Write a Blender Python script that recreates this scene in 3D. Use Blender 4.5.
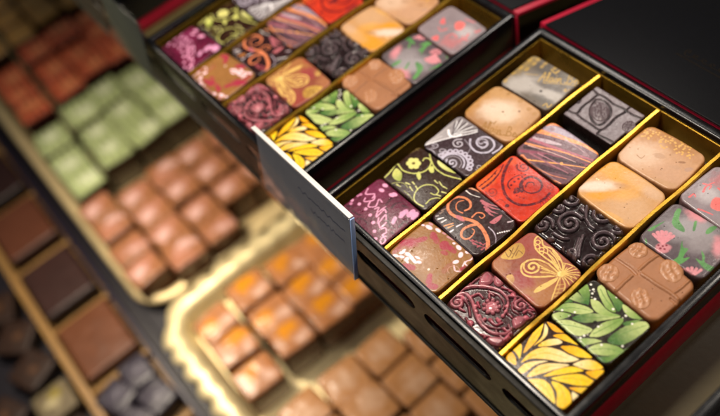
import bpy, bmesh, math, random
import numpy as np
from mathutils import Matrix, Vector
for o in list(bpy.data.objects): bpy.data.objects.remove(o)
scene = bpy.context.scene
COL = scene.collection
W = 0.032            # one channel of the chocolate box, in metres; builders below work in channel widths

# ------------------------------------------------------------------ camera
cam = bpy.data.cameras.new('camera'); camo = bpy.data.objects.new('camera', cam); COL.objects.link(camo)
Rr = ((0.62257687, 0.75995218, -0.18673702), (-0.56055816, 0.59958425, 0.57120336), (0.54605181, -0.25094104, 0.79928469))
m = Matrix(((Rr[0][0], Rr[1][0], Rr[2][0], 6.01337716*W), (Rr[0][1], Rr[1][1], Rr[2][1], -2.48240238*W), (Rr[0][2], Rr[1][2], Rr[2][2], 8.39800548*W), (0, 0, 0, 1)))
camo.matrix_world = m
cam.lens = 40.04; cam.sensor_width = 36; cam.clip_start = 0.005; cam.clip_end = 50
cam.dof.use_dof = True; cam.dof.focus_distance = 9.75*W; cam.dof.aperture_fstop = 4.9
scene.camera = camo
# ------------------------------------------------------------------ world and lamps
world = bpy.data.worlds.new('World'); scene.world = world; world.use_nodes = True
bg = world.node_tree.nodes['Background']; bg.inputs[0].default_value = (0.8, 0.88, 1.0, 1); bg.inputs[1].default_value = 0.045
def area(name, loc, target, sx, sy, power, col):
    d = bpy.data.lights.new(name, 'AREA'); d.shape = 'RECTANGLE'; d.size = sx*W; d.size_y = sy*W; d.energy = power; d.color = col
    o = bpy.data.objects.new(name, d); COL.objects.link(o)
    o.location = Vector(loc)*W
    o.rotation_euler = (Vector(target)-Vector(loc)).to_track_quat('-Z', 'Y').to_euler()
    return o
area('case_strip_lamp', (-4.5, 11.5, 11), (1.0, 2.5, 0), 4, 2, 0.6, (1.0, 0.92, 0.84))
area('ceiling_lamp', (-1.2, 0.6, 13), (1.5, 1.0, 0), 3.2, 2.4, 1.9, (1.0, 0.88, 0.75))
area('added_spot', (3.5, 9.5, 13), (2, 2, 0), .8, .8, 0.35, (1.0, 0.9, 0.78))  # unseen small lamp, added for crisp highlights on the chocolates
area('added_spot', (-5.5, 3.5, 12), (1, 1.5, 0), .8, .8, 0.35, (1.0, 0.9, 0.78))  # second unseen lamp added for sparkle
cl = area('counter_fill', (-8.6, -3.6, 2.8), (-6.4, -1.2, -7.5), 3, 2.5, 0.72, (1.0, 0.86, 0.68)); cl.data.spread = math.radians(110)  # unseen lamp added to brighten the lower trays
area('front_fill', (-3.0, -10, 8), (-1, 0, -1), 6, 4, 0.4, (1.0, 0.95, 0.92))  # unseen soft fill, added to brighten the price holder
area('added_spot', (11, 5, 10), (3, 1.5, 0), .8, .8, 0.28, (1.0, 0.9, 0.78))  # unseen lamp added to lift the right-hand faces and red case
scene.view_settings.view_transform = 'Standard'; scene.view_settings.look = 'None'
scene.view_settings.exposure = 0.0; scene.view_settings.gamma = 1.0; scene.view_settings.use_curve_mapping = False
scene.render.engine = 'CYCLES'

# ------------------------------------------------------------------ helpers
def lin(c):
    if isinstance(c, str): c = [int(c[i:i+2], 16)/255 for i in (0, 2, 4)]
    return tuple((x/12.92 if x <= .04045 else ((x+.055)/1.055)**2.4) for x in c)
MATS = {}
def mat(name, col, rough=.5, metal=0., noise=0., nscale=200., bump=0., bscale=300., attr=False, spec=.5, coat=0., trans=0., stretch=None, alpha=1.0, rvar=0.0):
    if name in MATS: return MATS[name]
    mt = bpy.data.materials.new(name); mt.use_nodes = True; nt = mt.node_tree; N = nt.nodes; LK = nt.links
    p = N['Principled BSDF']
    c = lin(col) if not attr else (1, 1, 1)
    p.inputs['Base Color'].default_value = (*c, 1); p.inputs['Roughness'].default_value = rough; p.inputs['Metallic'].default_value = metal
    p.inputs['Specular IOR Level'].default_value = spec; p.inputs['Coat Weight'].default_value = coat; p.inputs['Coat Roughness'].default_value = .12
    p.inputs['Transmission Weight'].default_value = trans
    tc = N.new('ShaderNodeTexCoord'); mp = N.new('ShaderNodeMapping'); LK.new(tc.outputs['Object'], mp.inputs['Vector'])
    if stretch: mp.inputs['Scale'].default_value = stretch
    src = None
    if attr:
        a = N.new('ShaderNodeAttribute'); a.attribute_name = 'Col'; src = a.outputs['Color']
    if noise > 0:
        n = N.new('ShaderNodeTexNoise'); n.inputs['Scale'].default_value = nscale; n.inputs['Detail'].default_value = 6; n.inputs['Roughness'].default_value = .6
        LK.new(mp.outputs['Vector'], n.inputs['Vector'])
        mr = N.new('ShaderNodeMapRange'); mr.inputs['From Min'].default_value = .25; mr.inputs['From Max'].default_value = .75
        mr.inputs['To Min'].default_value = 1-noise; mr.inputs['To Max'].default_value = 1+noise
        LK.new(n.outputs['Fac'], mr.inputs['Value'])
        mx = N.new('ShaderNodeVectorMath'); mx.operation = 'SCALE'
        if src is not None: LK.new(src, mx.inputs[0])
        else: mx.inputs[0].default_value = c
        LK.new(mr.outputs['Result'], mx.inputs['Scale']); LK.new(mx.outputs['Vector'], p.inputs['Base Color'])
    elif src is not None: LK.new(src, p.inputs['Base Color'])
    if rvar > 0:
        n3 = N.new('ShaderNodeTexNoise'); n3.inputs['Scale'].default_value = nscale*.7; n3.inputs['Detail'].default_value = 4
        LK.new(mp.outputs['Vector'], n3.inputs['Vector'])
        r3 = N.new('ShaderNodeMapRange'); r3.inputs['From Min'].default_value = .3; r3.inputs['From Max'].default_value = .7
        r3.inputs['To Min'].default_value = max(.03, rough-rvar); r3.inputs['To Max'].default_value = rough+rvar
        LK.new(n3.outputs['Fac'], r3.inputs['Value']); LK.new(r3.outputs['Result'], p.inputs['Roughness'])
    if bump > 0:
        n2 = N.new('ShaderNodeTexNoise'); n2.inputs['Scale'].default_value = bscale; n2.inputs['Detail'].default_value = 5
        LK.new(mp.outputs['Vector'], n2.inputs['Vector'])
        b = N.new('ShaderNodeBump'); b.inputs['Strength'].default_value = bump; b.inputs['Distance'].default_value = .0006
        LK.new(n2.outputs['Fac'], b.inputs['Height']); LK.new(b.outputs['Normal'], p.inputs['Normal'])
    MATS[name] = mt
    return mt

def link(name, me, mt, parent=None, smooth=True):
    o = bpy.data.objects.new(name, me); COL.objects.link(o)
    if mt and not me.materials: me.materials.append(mt)
    if smooth: me.polygons.foreach_set('use_smooth', [True]*len(me.polygons))
    if parent: o.parent = parent
    return o
def empty(name, loc=(0, 0, 0), rz=0.):
    o = bpy.data.objects.new(name, None); COL.objects.link(o); o.empty_display_size = .01
    o.location = Vector(loc)*W; o.rotation_euler = (0, 0, rz); return o
def tag(o, label, cat, group=None):
    o['label'] = label; o['category'] = cat
    if group: o['group'] = group
    return o
def struct(o): o['kind'] = 'structure'; return o
def bmobj(name, bm, mt, parent=None, smooth=False, loc=None):
    me = bpy.data.meshes.new(name); bmesh.ops.recalc_face_normals(bm, faces=bm.faces); bm.to_mesh(me); bm.free()
    o = link(name, me, mt, parent, smooth)
    if loc: o.location = Vector(loc)*W
    return o
def box(name, x0, x1, y0, y1, z0, z1, mt, parent=None, bev=0.01, seg=2):
    bm = bmesh.new(); bmesh.ops.create_cube(bm, size=1)
    for v in bm.verts:
        v.co = Vector(((x0 if v.co.x < 0 else x1), (y0 if v.co.y < 0 else y1), (z0 if v.co.z < 0 else z1)))*W
    if bev: bmesh.ops.bevel(bm, geom=bm.edges[:], offset=bev*W, segments=seg, affect='EDGES', profile=.5)
    o = bmobj(name, bm, mt, parent, True)
    o.data.set_sharp_from_angle(angle=math.radians(50))
    return o
def ring(name, outer, inner, z0, z1, mt, parent=None, bev=0.012):
    ox0, ox1, oy0, oy1 = outer; ix0, ix1, iy0, iy1 = inner
    bm = bmesh.new()
    def loop(x0, x1, y0, y1, z): return [bm.verts.new(Vector(q)*W) for q in ((x0, y0, z), (x1, y0, z), (x1, y1, z), (x0, y1, z))]
    A, B, Cc, Dd = loop(*outer, z0), loop(*outer, z1), loop(*inner, z1), loop(*inner, z0)
    for p, q in ((A, B), (B, Cc), (Cc, Dd), (Dd, A)):
        for i in range(4): bm.faces.new((p[i], p[(i+1) % 4], q[(i+1) % 4], q[i]))
    if bev: bmesh.ops.bevel(bm, geom=bm.edges[:], offset=bev*W, segments=2, affect='EDGES', profile=.5)
    o = bmobj(name, bm, mt, parent, True); o.data.set_sharp_from_angle(angle=math.radians(50)); return o
def copy_tree(o, parent=None):
    c = o.copy(); COL.objects.link(c)
    if parent is not None: c.parent = parent
    for chd in o.children: copy_tree(chd, c)
    return c

# ------------------------------------------------------------------ chocolate designs: local coordinates, x across the channel, y along it
CHOC={
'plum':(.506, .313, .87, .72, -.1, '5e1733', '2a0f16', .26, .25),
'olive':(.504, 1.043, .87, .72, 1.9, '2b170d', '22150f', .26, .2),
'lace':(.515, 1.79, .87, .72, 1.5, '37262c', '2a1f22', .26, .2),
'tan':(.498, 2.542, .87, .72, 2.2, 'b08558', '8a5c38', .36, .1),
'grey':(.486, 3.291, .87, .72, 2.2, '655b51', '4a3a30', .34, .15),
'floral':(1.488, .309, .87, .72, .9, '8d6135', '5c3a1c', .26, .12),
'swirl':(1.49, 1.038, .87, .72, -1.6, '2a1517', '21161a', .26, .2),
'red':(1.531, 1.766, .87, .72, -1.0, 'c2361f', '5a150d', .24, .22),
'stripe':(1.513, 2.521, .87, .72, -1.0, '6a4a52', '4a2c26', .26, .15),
'block':(1.521, 3.396, .82, .67, .0, '675a5e', '1f1513', .3, .1),  # top colour lightened to stand in for sheen on dark chocolate
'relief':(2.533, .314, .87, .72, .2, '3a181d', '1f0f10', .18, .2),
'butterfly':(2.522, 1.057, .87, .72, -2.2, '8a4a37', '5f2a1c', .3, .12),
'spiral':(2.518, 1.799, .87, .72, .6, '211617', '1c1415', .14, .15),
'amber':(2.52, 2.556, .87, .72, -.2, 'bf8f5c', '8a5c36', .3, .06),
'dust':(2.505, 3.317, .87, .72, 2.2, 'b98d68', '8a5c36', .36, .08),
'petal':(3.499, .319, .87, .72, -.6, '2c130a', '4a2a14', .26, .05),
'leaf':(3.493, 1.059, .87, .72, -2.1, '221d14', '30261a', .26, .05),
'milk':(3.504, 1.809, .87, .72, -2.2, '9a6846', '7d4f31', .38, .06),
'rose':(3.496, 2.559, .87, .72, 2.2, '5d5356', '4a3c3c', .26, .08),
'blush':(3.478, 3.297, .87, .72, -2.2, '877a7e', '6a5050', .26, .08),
}
DES={
'plum':[('L','3a0d1f',.0183,.0052,[(-.114,-.274),(-.053,-.231),(.052,-.241)],0),('L','3a0d1f',.0183,.0052,[(-.254,-.237),(-.165,-.232),(-.11,-.2)],0),('L','3a0d1f',.0183,.0052,[(.072,.128),(.063,.199),(.111,.283)],0),('L','3a0d1f',.0183,.0052,[(.086,.024),(.27,-.071),(.342,-.041)],0),('L','3a0d1f',.0183,.0052,[(-.038,.222),(-.002,.098),(.081,.059)],0),('L','3a0d1f',.0183,.0052,[(.355,.009),(.343,.112),(.418,.108)],0),('L','3a0d1f',.0183,.0052,[(.074,-.335),(.178,-.33)],0),('L','3a0d1f',.0183,.0052,[(.155,.245),(.228,.275)],0),('L','3a0d1f',.0183,.0052,[(.35,-.109),(.415,-.104)],0),('L','3a0d1f',.0183,.0052,[(-.364,-.242),(-.29,-.192)],0),('B','7d2a50',[-.265,.131],[[5.47,2.76],[3.06,-7.63]],.5,.5),('L','e39bbd',.0092,.0092,[(-.378,.114),(-.332,.036),(-.25,.112),(-.218,.054)],0),('L','e39bbd',.0092,.0092,[(-.286,-.009),(-.252,-.049),(-.184,.038),(-.219,.093)],0),('L','e39bbd',.0092,.0092,[(-.191,-.009),(-.15,-.065),(-.088,.002),(-.14,.095),(-.077,.099)],0),('L','e39bbd',.0092,.0092,[(-.067,-.034),(-.046,.017),(-.003,-.041),(.008,.084)],0),('L','e39bbd',.0092,.0092,[(.007,-.058),(.042,-.095),(.029,.041),(.081,.028)],0),('L','e39bbd',.0092,.0092,[(.068,-.079),(.13,-.143),(.1,-.001),(.158,-.032)],0),('L','e39bbd',.0092,.0092,[(.137,-.137),(.198,-.163),(.193,-.068)],0),('L','e39bbd',.0092,.0092,[(.219,-.166),(.246,-.125),(.3,-.158),(.297,-.217),(.342,-.2)],0),('L','e39bbd',.0092,.0092,[(.334,-.284),(.322,-.231),(.381,-.238),(.395,-.299),(.35,-.298)],0),('D','e39bbd',.0236,[(-.388,-.144),(-.272,-.12),(-.151,-.113),(-.038,-.132),(.077,-.178),(.184,-.249),(.276,-.308)],0),('D','c67ba0',.021,[(-.392,-.048),(-.376,-.013),(-.359,-.189)],0),('B','e39bbd',[-.253,.295],[[19.98,16.51],[14.77,-31.28]],1,.2),('B','e39bbd',[-.228,.213],[[19.4,16.75],[15.87,-31.75]],1,.2),('B','e39bbd',[-.056,.285],[[20.13,17.38],[15.55,-32.02]],1,.2),('B','e39bbd',[-.073,.253],[[20.45,16.73],[15.8,-32.53]],1,.2),('B','d795ba',[.232,.038],[[11.11,29.63],[30.56,-1.85]],.9,.5),('B','d795ba',[.248,.003],[[11.24,29.96],[30.9,-.94]],.9,.5),('B','d795ba',[.241,.163],[[7.48,23.11],[27.87,-4.76]],.9,.6),('B','d795ba',[.244,.204],[[6.83,23.22],[28.01,-4.78]],.9,.6),('B','d795ba',[.256,.126],[[7.08,23.35],[29.02,-4.25]],.9,.6),('B','d795ba',[.309,.266],[[7.48,23.11],[27.87,-4.76]],.9,.6),('B','d795ba',[.311,.217],[[6.83,23.22],[28.01,-4.78]],.9,.6),('B','d795ba',[.366,.265],[[7.69,23.08],[28.67,-4.9]],.9,.6),('B','d795ba',[.377,.222],[[7.94,23.81],[28.86,-4.33]],.9,.6)],
'olive':[('L','6b5a2c',.0063,.0063,[(-.364,-.315),(-.411,-.056),(-.419,.12),(-.392,.305),(-.26,.375)],0),('L','c3c46c',.0093,.0093,[(-.365,-.304),(-.377,-.187),(-.407,-.053),(-.276,-.081),(-.164,-.053),(-.078,.016),(-.035,.124),(-.071,.232),(-.144,.27),(-.192,.242),(-.182,.198)],0),('L','c3c46c',.0093,.0093,[(-.304,.35),(-.222,.346),(-.115,.275),(.026,.215),(.179,.216),(.301,.262),(.395,.307)],0),('P','c3c46c','8e9a40',[(-.328,-.205),(-.358,-.111),(-.235,-.126),(-.168,-.215),(-.249,-.245)],0,1.0,0),('P','c3c46c',None,[(-.081,-.015),(-.087,.04),(-.003,-.007),(.003,-.052)],0,1.0,0),('P','c3c46c',None,[(-.042,.158),(-.019,.216),(.057,.162),(.035,.124)],0,1.0,0),('P','d6d388','b7bb60',[(-.043,.327),(.037,.363),(.274,.336),(.164,.281),(.035,.274)],0,1.0,0),('B','d2cf7c',[-.197,.125],[[17.26,18.54],[16.62,-19.18]],1,.15),('B','d2cf7c',[-.183,.072],[[17.89,18.53],[15.97,-19.17]],1,.15),('B','d2cf7c',[-.227,.034],[[18.52,18.52],[16.53,-19.18]],1,.15),('B','d2cf7c',[-.287,.049],[[17.26,18.54],[16.62,-19.18]],1,.15),('B','d2cf7c',[-.301,.103],[[17.26,18.54],[16.62,-19.18]],1,.15),('B','d2cf7c',[-.256,.141],[[17.26,18.54],[16.62,-19.18]],1,.15),('D','6b5a2c',.0213,[(-.242,.087)],0),('L','c3c46c',.0083,.0067,[(.341,-.297),(.223,-.314),(.142,-.269),(.096,-.167),(.118,-.063),(.207,.006),(.312,-.007),(.323,-.074),(.264,-.099)],0),('L','c3c46c',.0073,.0053,[(.331,-.245),(.33,-.163),(.385,-.085),(.468,-.062)],0),('L','8d8c45',.0063,.0053,[(-.222,-.312),(-.16,-.239),(-.083,-.212),(-.02,-.228)],0),('L','8d8c45',.0063,.0053,[(-.016,-.291),(.092,-.294),(.171,-.32)],0),('L','cfcd80',.0093,.0067,[(-.089,-.19),(-.033,-.177)],0),('L','cfcd80',.0093,.0067,[(-.005,-.203),(.065,-.22)],0),('L','cfcd80',.0093,.0067,[(-.031,-.129),(.013,-.137)],0),('L','cfcd80',.0093,.0067,[(.047,-.147),(.104,-.168)],0),('L','cfcd80',.0093,.0067,[(.165,.071),(.223,.066)],0),('L','cfcd80',.0093,.0067,[(.219,.094),(.288,.076)],0),('L','cfcd80',.0093,.0067,[(.307,.077),(.361,.085)],0),('L','cfcd80',.0093,.0067,[(.354,.01),(.411,.036)],0),('L','cfcd80',.0093,.0067,[(.332,-.066),(.385,-.047)],0),('L','cfcd80',.0093,.0067,[(-.165,-.283),(-.102,-.276)],0),('L','5a4a25',.0063,.0063,[(-.537,.163),(-.46,.26),(-.352,.277)],0),('L','6b5a2c',.0052,.0052,[(-.366,.307),(-.411,.146)],0)],
'lace':[('P','b9b3b4','857d80',[(-.397,-.315),(-.395,-.071),(-.392,.29),(-.222,.347),(-.066,.322),(-.037,.264),(-.108,.163),(-.207,.004),(-.303,-.16)],0,.85,0),('L','4a4044',.0096,.0124,[(-.226,.029),(-.304,.131),(-.377,.23)],0),('L','efedf0',.0069,.0055,[(-.221,.042),(-.351,.236)],0),('L','4a4044',.0096,.0124,[(-.226,.029),(-.286,.163),(-.342,.293)],0),('L','efedf0',.0069,.0055,[(-.221,.042),(-.316,.298)],0),('L','4a4044',.0096,.0124,[(-.226,.029),(-.239,.165),(-.248,.296)],0),('L','efedf0',.0069,.0055,[(-.221,.042),(-.221,.301)],0),('L','4a4044',.0096,.0124,[(-.226,.029),(-.193,.165),(-.155,.298)],0),('L','efedf0',.0069,.0055,[(-.221,.042),(-.129,.302)],0),('L','4a4044',.0096,.0124,[(-.226,.029),(-.149,.165),(-.068,.296)],0),('L','efedf0',.0069,.0055,[(-.221,.042),(-.042,.301)],0),('L','efecef',.0165,.0165,[(-.325,.051),(-.255,.005),(-.189,.02),(-.146,.097)],0),('L','e6e2e6',.0083,.0083,[(-.384,-.32),(-.298,-.164),(-.203,-.001),(-.08,.169),(-.022,.276)],0),('L','cfc8cc',.0055,.0055,[(-.384,-.27),(-.322,-.073)],0),('L','a9a29f',.0055,.0055,[(-.359,-.208),(-.365,.038),(-.37,.245)],0),('L','bcb5c6',.0096,.0096,[(.101,-.287),(.108,-.292),(.111,-.301),(.106,-.312),(.093,-.319),(.075,-.317),(.06,-.305),(.054,-.284),(.063,-.262),(.087,-.248),(.117,-.249),(.145,-.267),(.157,-.298),(.148,-.332),(.118,-.357),(.075,-.361),(.033,-.342),(.009,-.302)],0),('L','bcb5c6',.011,.011,[(.018,-.411),(-.035,-.355),(-.047,-.279),(-.013,-.208),(.057,-.162),(.14,-.157),(.212,-.192),(.251,-.258)],0),('L','8a818a',.0069,.0069,[(.071,-.393),(.02,-.365),(-.007,-.315),(-.001,-.259),(.036,-.213),(.094,-.191),(.153,-.199),(.198,-.235),(.215,-.287)],0),('D','bcb5c6',.0358,[(-.023,-.46)],0),('D','57474f',.0165,[(-.023,-.46)],0),('D','bcb5c6',.0358,[(-.068,-.417)],0),('D','57474f',.0165,[(-.068,-.417)],0),('D','bcb5c6',.0358,[(-.095,-.363)],0),('D','57474f',.0165,[(-.095,-.363)],0),('D','bcb5c6',.0358,[(-.102,-.301)],0),('D','57474f',.0165,[(-.102,-.301)],0),('D','bcb5c6',.0358,[(-.088,-.239)],0),('D','57474f',.0165,[(-.088,-.239)],0),('D','bcb5c6',.0358,[(-.054,-.183)],0),('D','57474f',.0165,[(-.054,-.183)],0),('D','bcb5c6',.0358,[(-.003,-.137)],0),('D','57474f',.0165,[(-.003,-.137)],0),('D','bcb5c6',.0358,[(.059,-.106)],0),('D','57474f',.0165,[(.059,-.106)],0),('D','bcb5c6',.0358,[(.126,-.094)],0),('D','57474f',.0165,[(.126,-.094)],0),('D','bcb5c6',.0358,[(.192,-.1)],0),('D','57474f',.0165,[(.192,-.1)],0),('D','bcb5c6',.0358,[(.251,-.125)],0),('D','57474f',.0165,[(.251,-.125)],0),('D','bcb5c6',.0358,[(.298,-.165)],0),('D','57474f',.0165,[(.298,-.165)],0),('D','bcb5c6',.0358,[(.327,-.218)],0),('D','57474f',.0165,[(.327,-.218)],0),('L','bcb5c6',.0083,.0083,[(.015,-.44),(-.051,-.371),(-.065,-.279),(-.023,-.191),(.062,-.135),(.164,-.128),(.252,-.172),(.299,-.252)],0),('L','bcb5c6',.0124,.0124,[(.17,.209),(.188,.218),(.212,.213),(.231,.192),(.233,.159),(.211,.128),(.168,.114),(.118,.128),(.083,.17),(.081,.229),(.118,.281),(.187,.304),(.263,.284),(.316,.223),(.323,.14),(.275,.065),(.184,.028),(.08,.048),(.002,.125)],0),('L','aaa2ae',.0083,.0083,[(.163,.18),(.164,.169),(.155,.157),(.137,.153),(.116,.162),(.101,.184),(.102,.213),(.123,.239),(.16,.249),(.202,.237),(.233,.202),(.24,.154),(.215,.108)],0),('L','bcb5c6',.011,.0069,[(.374,.15),(.388,.255),(.356,.357),(.286,.387)],0),('L','bdb6c0',.0083,.0083,[(-.056,-.032),(-.064,-.036),(-.074,-.035),(-.083,-.027),(-.084,-.013),(-.074,.003),(-.054,.012),(-.031,.009),(-.012,-.008),(-.009,-.034),(-.023,-.062),(-.054,-.08),(-.092,-.08),(-.124,-.059),(-.136,-.021),(-.122,.02),(-.082,.051)],0),('L','a59da8',.0069,.0069,[(-.132,-.25),(-.132,-.258),(-.139,-.266),(-.152,-.269),(-.166,-.264),(-.175,-.25),(-.172,-.231),(-.156,-.213),(-.13,-.205),(-.103,-.212),(-.084,-.234),(-.083,-.265),(-.103,-.296),(-.14,-.314)],0),('L','a59da8',.0069,.0069,[(-.275,-.248),(-.276,-.254),(-.283,-.261),(-.294,-.265),(-.306,-.261),(-.312,-.25),(-.308,-.234),(-.294,-.219),(-.271,-.211),(-.249,-.215),(-.235,-.231),(-.237,-.257),(-.255,-.283),(-.287,-.299)],0),('L','a59da8',.0069,.0069,[(.406,-.129),(.405,-.136),(.399,-.142),(.389,-.144),(.378,-.14),(.372,-.129),(.375,-.114),(.387,-.101),(.406,-.096),(.425,-.101),(.438,-.117),(.438,-.14),(.423,-.162),(.397,-.175)],0),('L','a59da8',.0069,.0069,[(-.355,-.348),(-.245,-.317),(-.152,-.339)],0),('L','8f8791',.0055,.0055,[(-.052,.073),(.091,.031),(.138,-.051)],0)],
'tan':[('B','8f5f36',[-.229,-.253],[[3.78,.27],[-.92,-6.43]],.6,.6),('B','8f6238',[.409,.122],[[1.94,5.06],[6.82,-1.1]],.6,.6),('B','d6bda6',[-.032,.004],[[3.46,.77],[1.79,-4.78]],.9,.3),('B','b07f45',[-.407,-.097],[[.9,2.96],[8.51,.1]],.8,.8),('B','b68a55',[-.317,.249],[[3.24,.89],[2.72,-8.69]],.7,.8),('B','b78a5c',[.288,.19],[[5.6,1.37],[.41,-4.78]],.5,.6),('B','b98b62',[.353,-.284],[[7.69,-.11],[3.54,-7.14]],.5,.6),('B','d3bba6',[-.162,-.034],[[3.73,4.51],[10.41,-10.67]],.6,.4),('B','9c6f2c',[-.412,-.165],[[8.93,26.79],[30.36,-8.93]],.55,.9),('B','9c6f2c',[-.419,.064],[[9.71,27.36],[29.13,-8.83]],.55,.9),('B','9c6f2c',[-.399,.229],[[10.0,27.27],[30.0,-9.09]],.55,.9),('B','9c6f2c',[-.41,-.057],[[9.71,27.36],[29.13,-8.83]],.55,.9),('B','9c6f2c',[-.164,.301],[[9.73,26.55],[30.09,-8.85]],.55,.9),('B','9c6f2c',[.041,.29],[[10.2,26.9],[30.61,-10.2]],.55,.9),('B','9c6f2c',[.224,.264],[[10.64,27.08],[31.91,-9.67]],.55,.9),('B','9c6f2c',[.334,.247],[[10.93,27.83],[31.81,-9.94]],.55,.9),('B','9c6f2c',[-.382,.135],[[10.0,27.27],[30.0,-9.09]],.55,.9),('B','9c6f2c',[-.395,-.256],[[9.9,27.0],[29.7,-9.9]],.55,.9),('B','9c6f2c',[-.288,.292],[[10.0,27.27],[30.0,-9.09]],.55,.9),('L','8f6420',.0071,.0071,[(-.026,-.402),(-.04,-.324),(-.054,-.246),(-.011,-.307),(.033,-.367)],0),('L','8f6420',.0071,.0071,[(-.047,-.346),(-.025,-.315),(.008,-.304)],0),('L','8f6420',.0071,.0071,[(.045,-.346),(.031,-.269),(-.0,-.218),(-.005,-.238),(.047,-.328),(.078,-.335)],0),('L','8f6420',.0071,.0071,[(.101,-.272),(.074,-.271),(.079,-.32),(.112,-.334),(.105,-.279),(.125,-.313),(.142,-.308)],0),('L','8f6420',.0071,.0071,[(.125,-.256),(.148,-.302),(.17,-.298)],0),('L','8f6420',.0071,.0071,[(.111,-.222),(.111,-.218)],0),('L','8f6420',.0071,.0071,[(.15,-.254),(.186,-.309),(.17,-.242),(.188,-.24),(.212,-.28),(.229,-.276)],0),('L','8f6420',.0071,.0071,[(.297,-.26),(.232,-.128),(.265,-.117),(.286,-.165),(.27,-.192),(.315,-.181),(.337,-.228),(.297,-.26),(.266,-.262)],0),('L','8f6420',.0071,.0071,[(.355,-.191),(.375,-.158),(.349,-.147),(.355,-.195),(.386,-.21),(.396,-.184)],0),('L','8f6420',.0071,.0071,[(.386,-.152),(.42,-.199),(.399,-.152),(.411,-.128)],0),('L','8f6420',.0071,.0071,[(.424,-.131),(.459,-.186),(.443,-.119),(.461,-.117),(.484,-.157),(.501,-.153)],0),('L','8f6420',.0057,.0057,[(.022,-.417),(.232,-.292),(.495,-.124)],0),('L','8f6420',.0071,.0043,[(-.022,-.207),(.028,-.209),(.041,-.158),(.051,-.216)],0),('D','6b4a30',.0142,[(-.004,.017),(.152,.155)],0)],
'grey':[('B','453d36',[-.089,.211],[[2.7,.49],[.46,-10.02]],.9,.6),('B','a8a19b',[-.178,-.181],[[1.6,4.02],[5.44,-3.32]],.95,.4),('B','aba49e',[.265,-.099],[[3.48,-.35],[2.02,-10.2]],.9,.4),('B','57504c',[.179,.004],[[4.46,.69],[3.96,-21.61]],.8,.6),('B','5c5650',[.242,-.221],[[6.7,.87],[1.12,-18.37]],.8,.6),('B','8b7440',[-.358,.143],[[.74,4.07],[12.75,-1.32]],.6,.9),('B','6d665c',[.295,.284],[[6.32,1.51],[-.41,-9.27]],.7,.5),('B','938a80',[.431,-.035],[[3.21,6.69],[8.3,-3.55]],.4,.5),('L','b5923f',.0058,.0029,[(-.411,-.275),(-.364,-.195)],0),('L','b5923f',.0058,.0029,[(-.41,-.208),(-.358,-.134)],0),('L','b5923f',.0058,.0029,[(-.408,-.141),(-.352,-.073)],0),('L','b5923f',.0058,.0029,[(-.407,-.074),(-.345,-.011)],0),('L','b5923f',.0058,.0029,[(-.405,-.007),(-.339,.051)],0),('L','b5923f',.0058,.0029,[(-.404,.06),(-.333,.113)],0),('L','b5923f',.0058,.0029,[(-.402,.128),(-.327,.175)],0),('L','b5923f',.0058,.0029,[(-.401,.196),(-.32,.237)],0),('L','b5923f',.0058,.0029,[(-.399,.264),(-.314,.3)],0),('B','b5923f',[-.372,-.262],[[9.01,27.03],[39.41,-6.76]],.6,.9),('B','b5923f',[-.384,-.097],[[9.01,27.03],[39.41,-6.76]],.6,.9),('B','b5923f',[-.373,.044],[[10.07,26.85],[39.15,-6.71]],.6,.9),('B','b5923f',[-.375,.219],[[8.44,26.37],[37.97,-6.33]],.6,.9),('B','b5923f',[-.295,.301],[[10.07,26.85],[39.15,-6.71]],.6,.9),('B','b5923f',[-.169,.306],[[10.07,26.85],[39.15,-6.71]],.6,.9),('B','b5923f',[-.013,.312],[[10.07,26.85],[39.15,-6.71]],.6,.9),('B','b5923f',[-.278,.203],[[10.07,26.85],[39.15,-6.71]],.6,.9),('B','b5923f',[-.289,.062],[[10.07,26.85],[39.15,-6.71]],.6,.9),('B','b5923f',[-.163,.222],[[10.48,26.78],[40.75,-6.98]],.6,.9),('L','b5923f',.0072,.0072,[(-.019,-.018),(-.037,.075),(-.056,.169),(-.007,.097),(.041,.025)],0),('L','b5923f',.0072,.0072,[(-.044,.05),(-.022,.086),(.012,.1)],0),('L','b5923f',.0072,.0072,[(.051,.052),(.033,.145),(-.002,.206),(-.006,.182),(.052,.074),(.085,.066)],0),('L','b5923f',.0072,.0072,[(.101,.149),(.073,.15),(.08,.092),(.115,.074),(.105,.141),(.128,.101),(.146,.107)],0),('L','b5923f',.0072,.0072,[(.122,.172),(.149,.118),(.171,.123)],0),('L','b5923f',.0072,.0072,[(.106,.214),(.106,.218)],0),('L','b5923f',.0072,.0072,[(.142,.184),(.183,.118),(.162,.198),(.182,.201),(.208,.153),(.226,.159)],0),('L','b5923f',.0072,.0072,[(.289,.189),(.215,.347),(.249,.361),(.273,.304),(.257,.271),(.305,.284),(.329,.228),(.289,.189),(.256,.186)],0),('L','b5923f',.0072,.0072,[(.346,.275),(.365,.315),(.337,.328),(.345,.27),(.379,.252),(.388,.284)],0),('L','b5923f',.0072,.0072,[(.372,.329),(.41,.272),(.386,.328),(.397,.357)],0),('L','b5923f',.0058,.0058,[(.051,.006),(.233,.13),(.421,.243)],0),('L','b5923f',.0101,.0058,[(-.03,.256),(.041,.239),(.061,.315),(.067,.224)],0),('L','b5923f',.0058,.0058,[(.337,.061),(.344,.108),(.366,.062),(.383,.129)],0),('L','b5923f',.0072,.0072,[(.306,-.297),(.318,-.238),(.37,-.281),(.38,-.207)],0),('L','b5923f',.0043,.0043,[(-.252,-.02),(-.101,.072)],0),('D','2a211c',.0203,[(.122,-.124)],0)],
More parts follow.
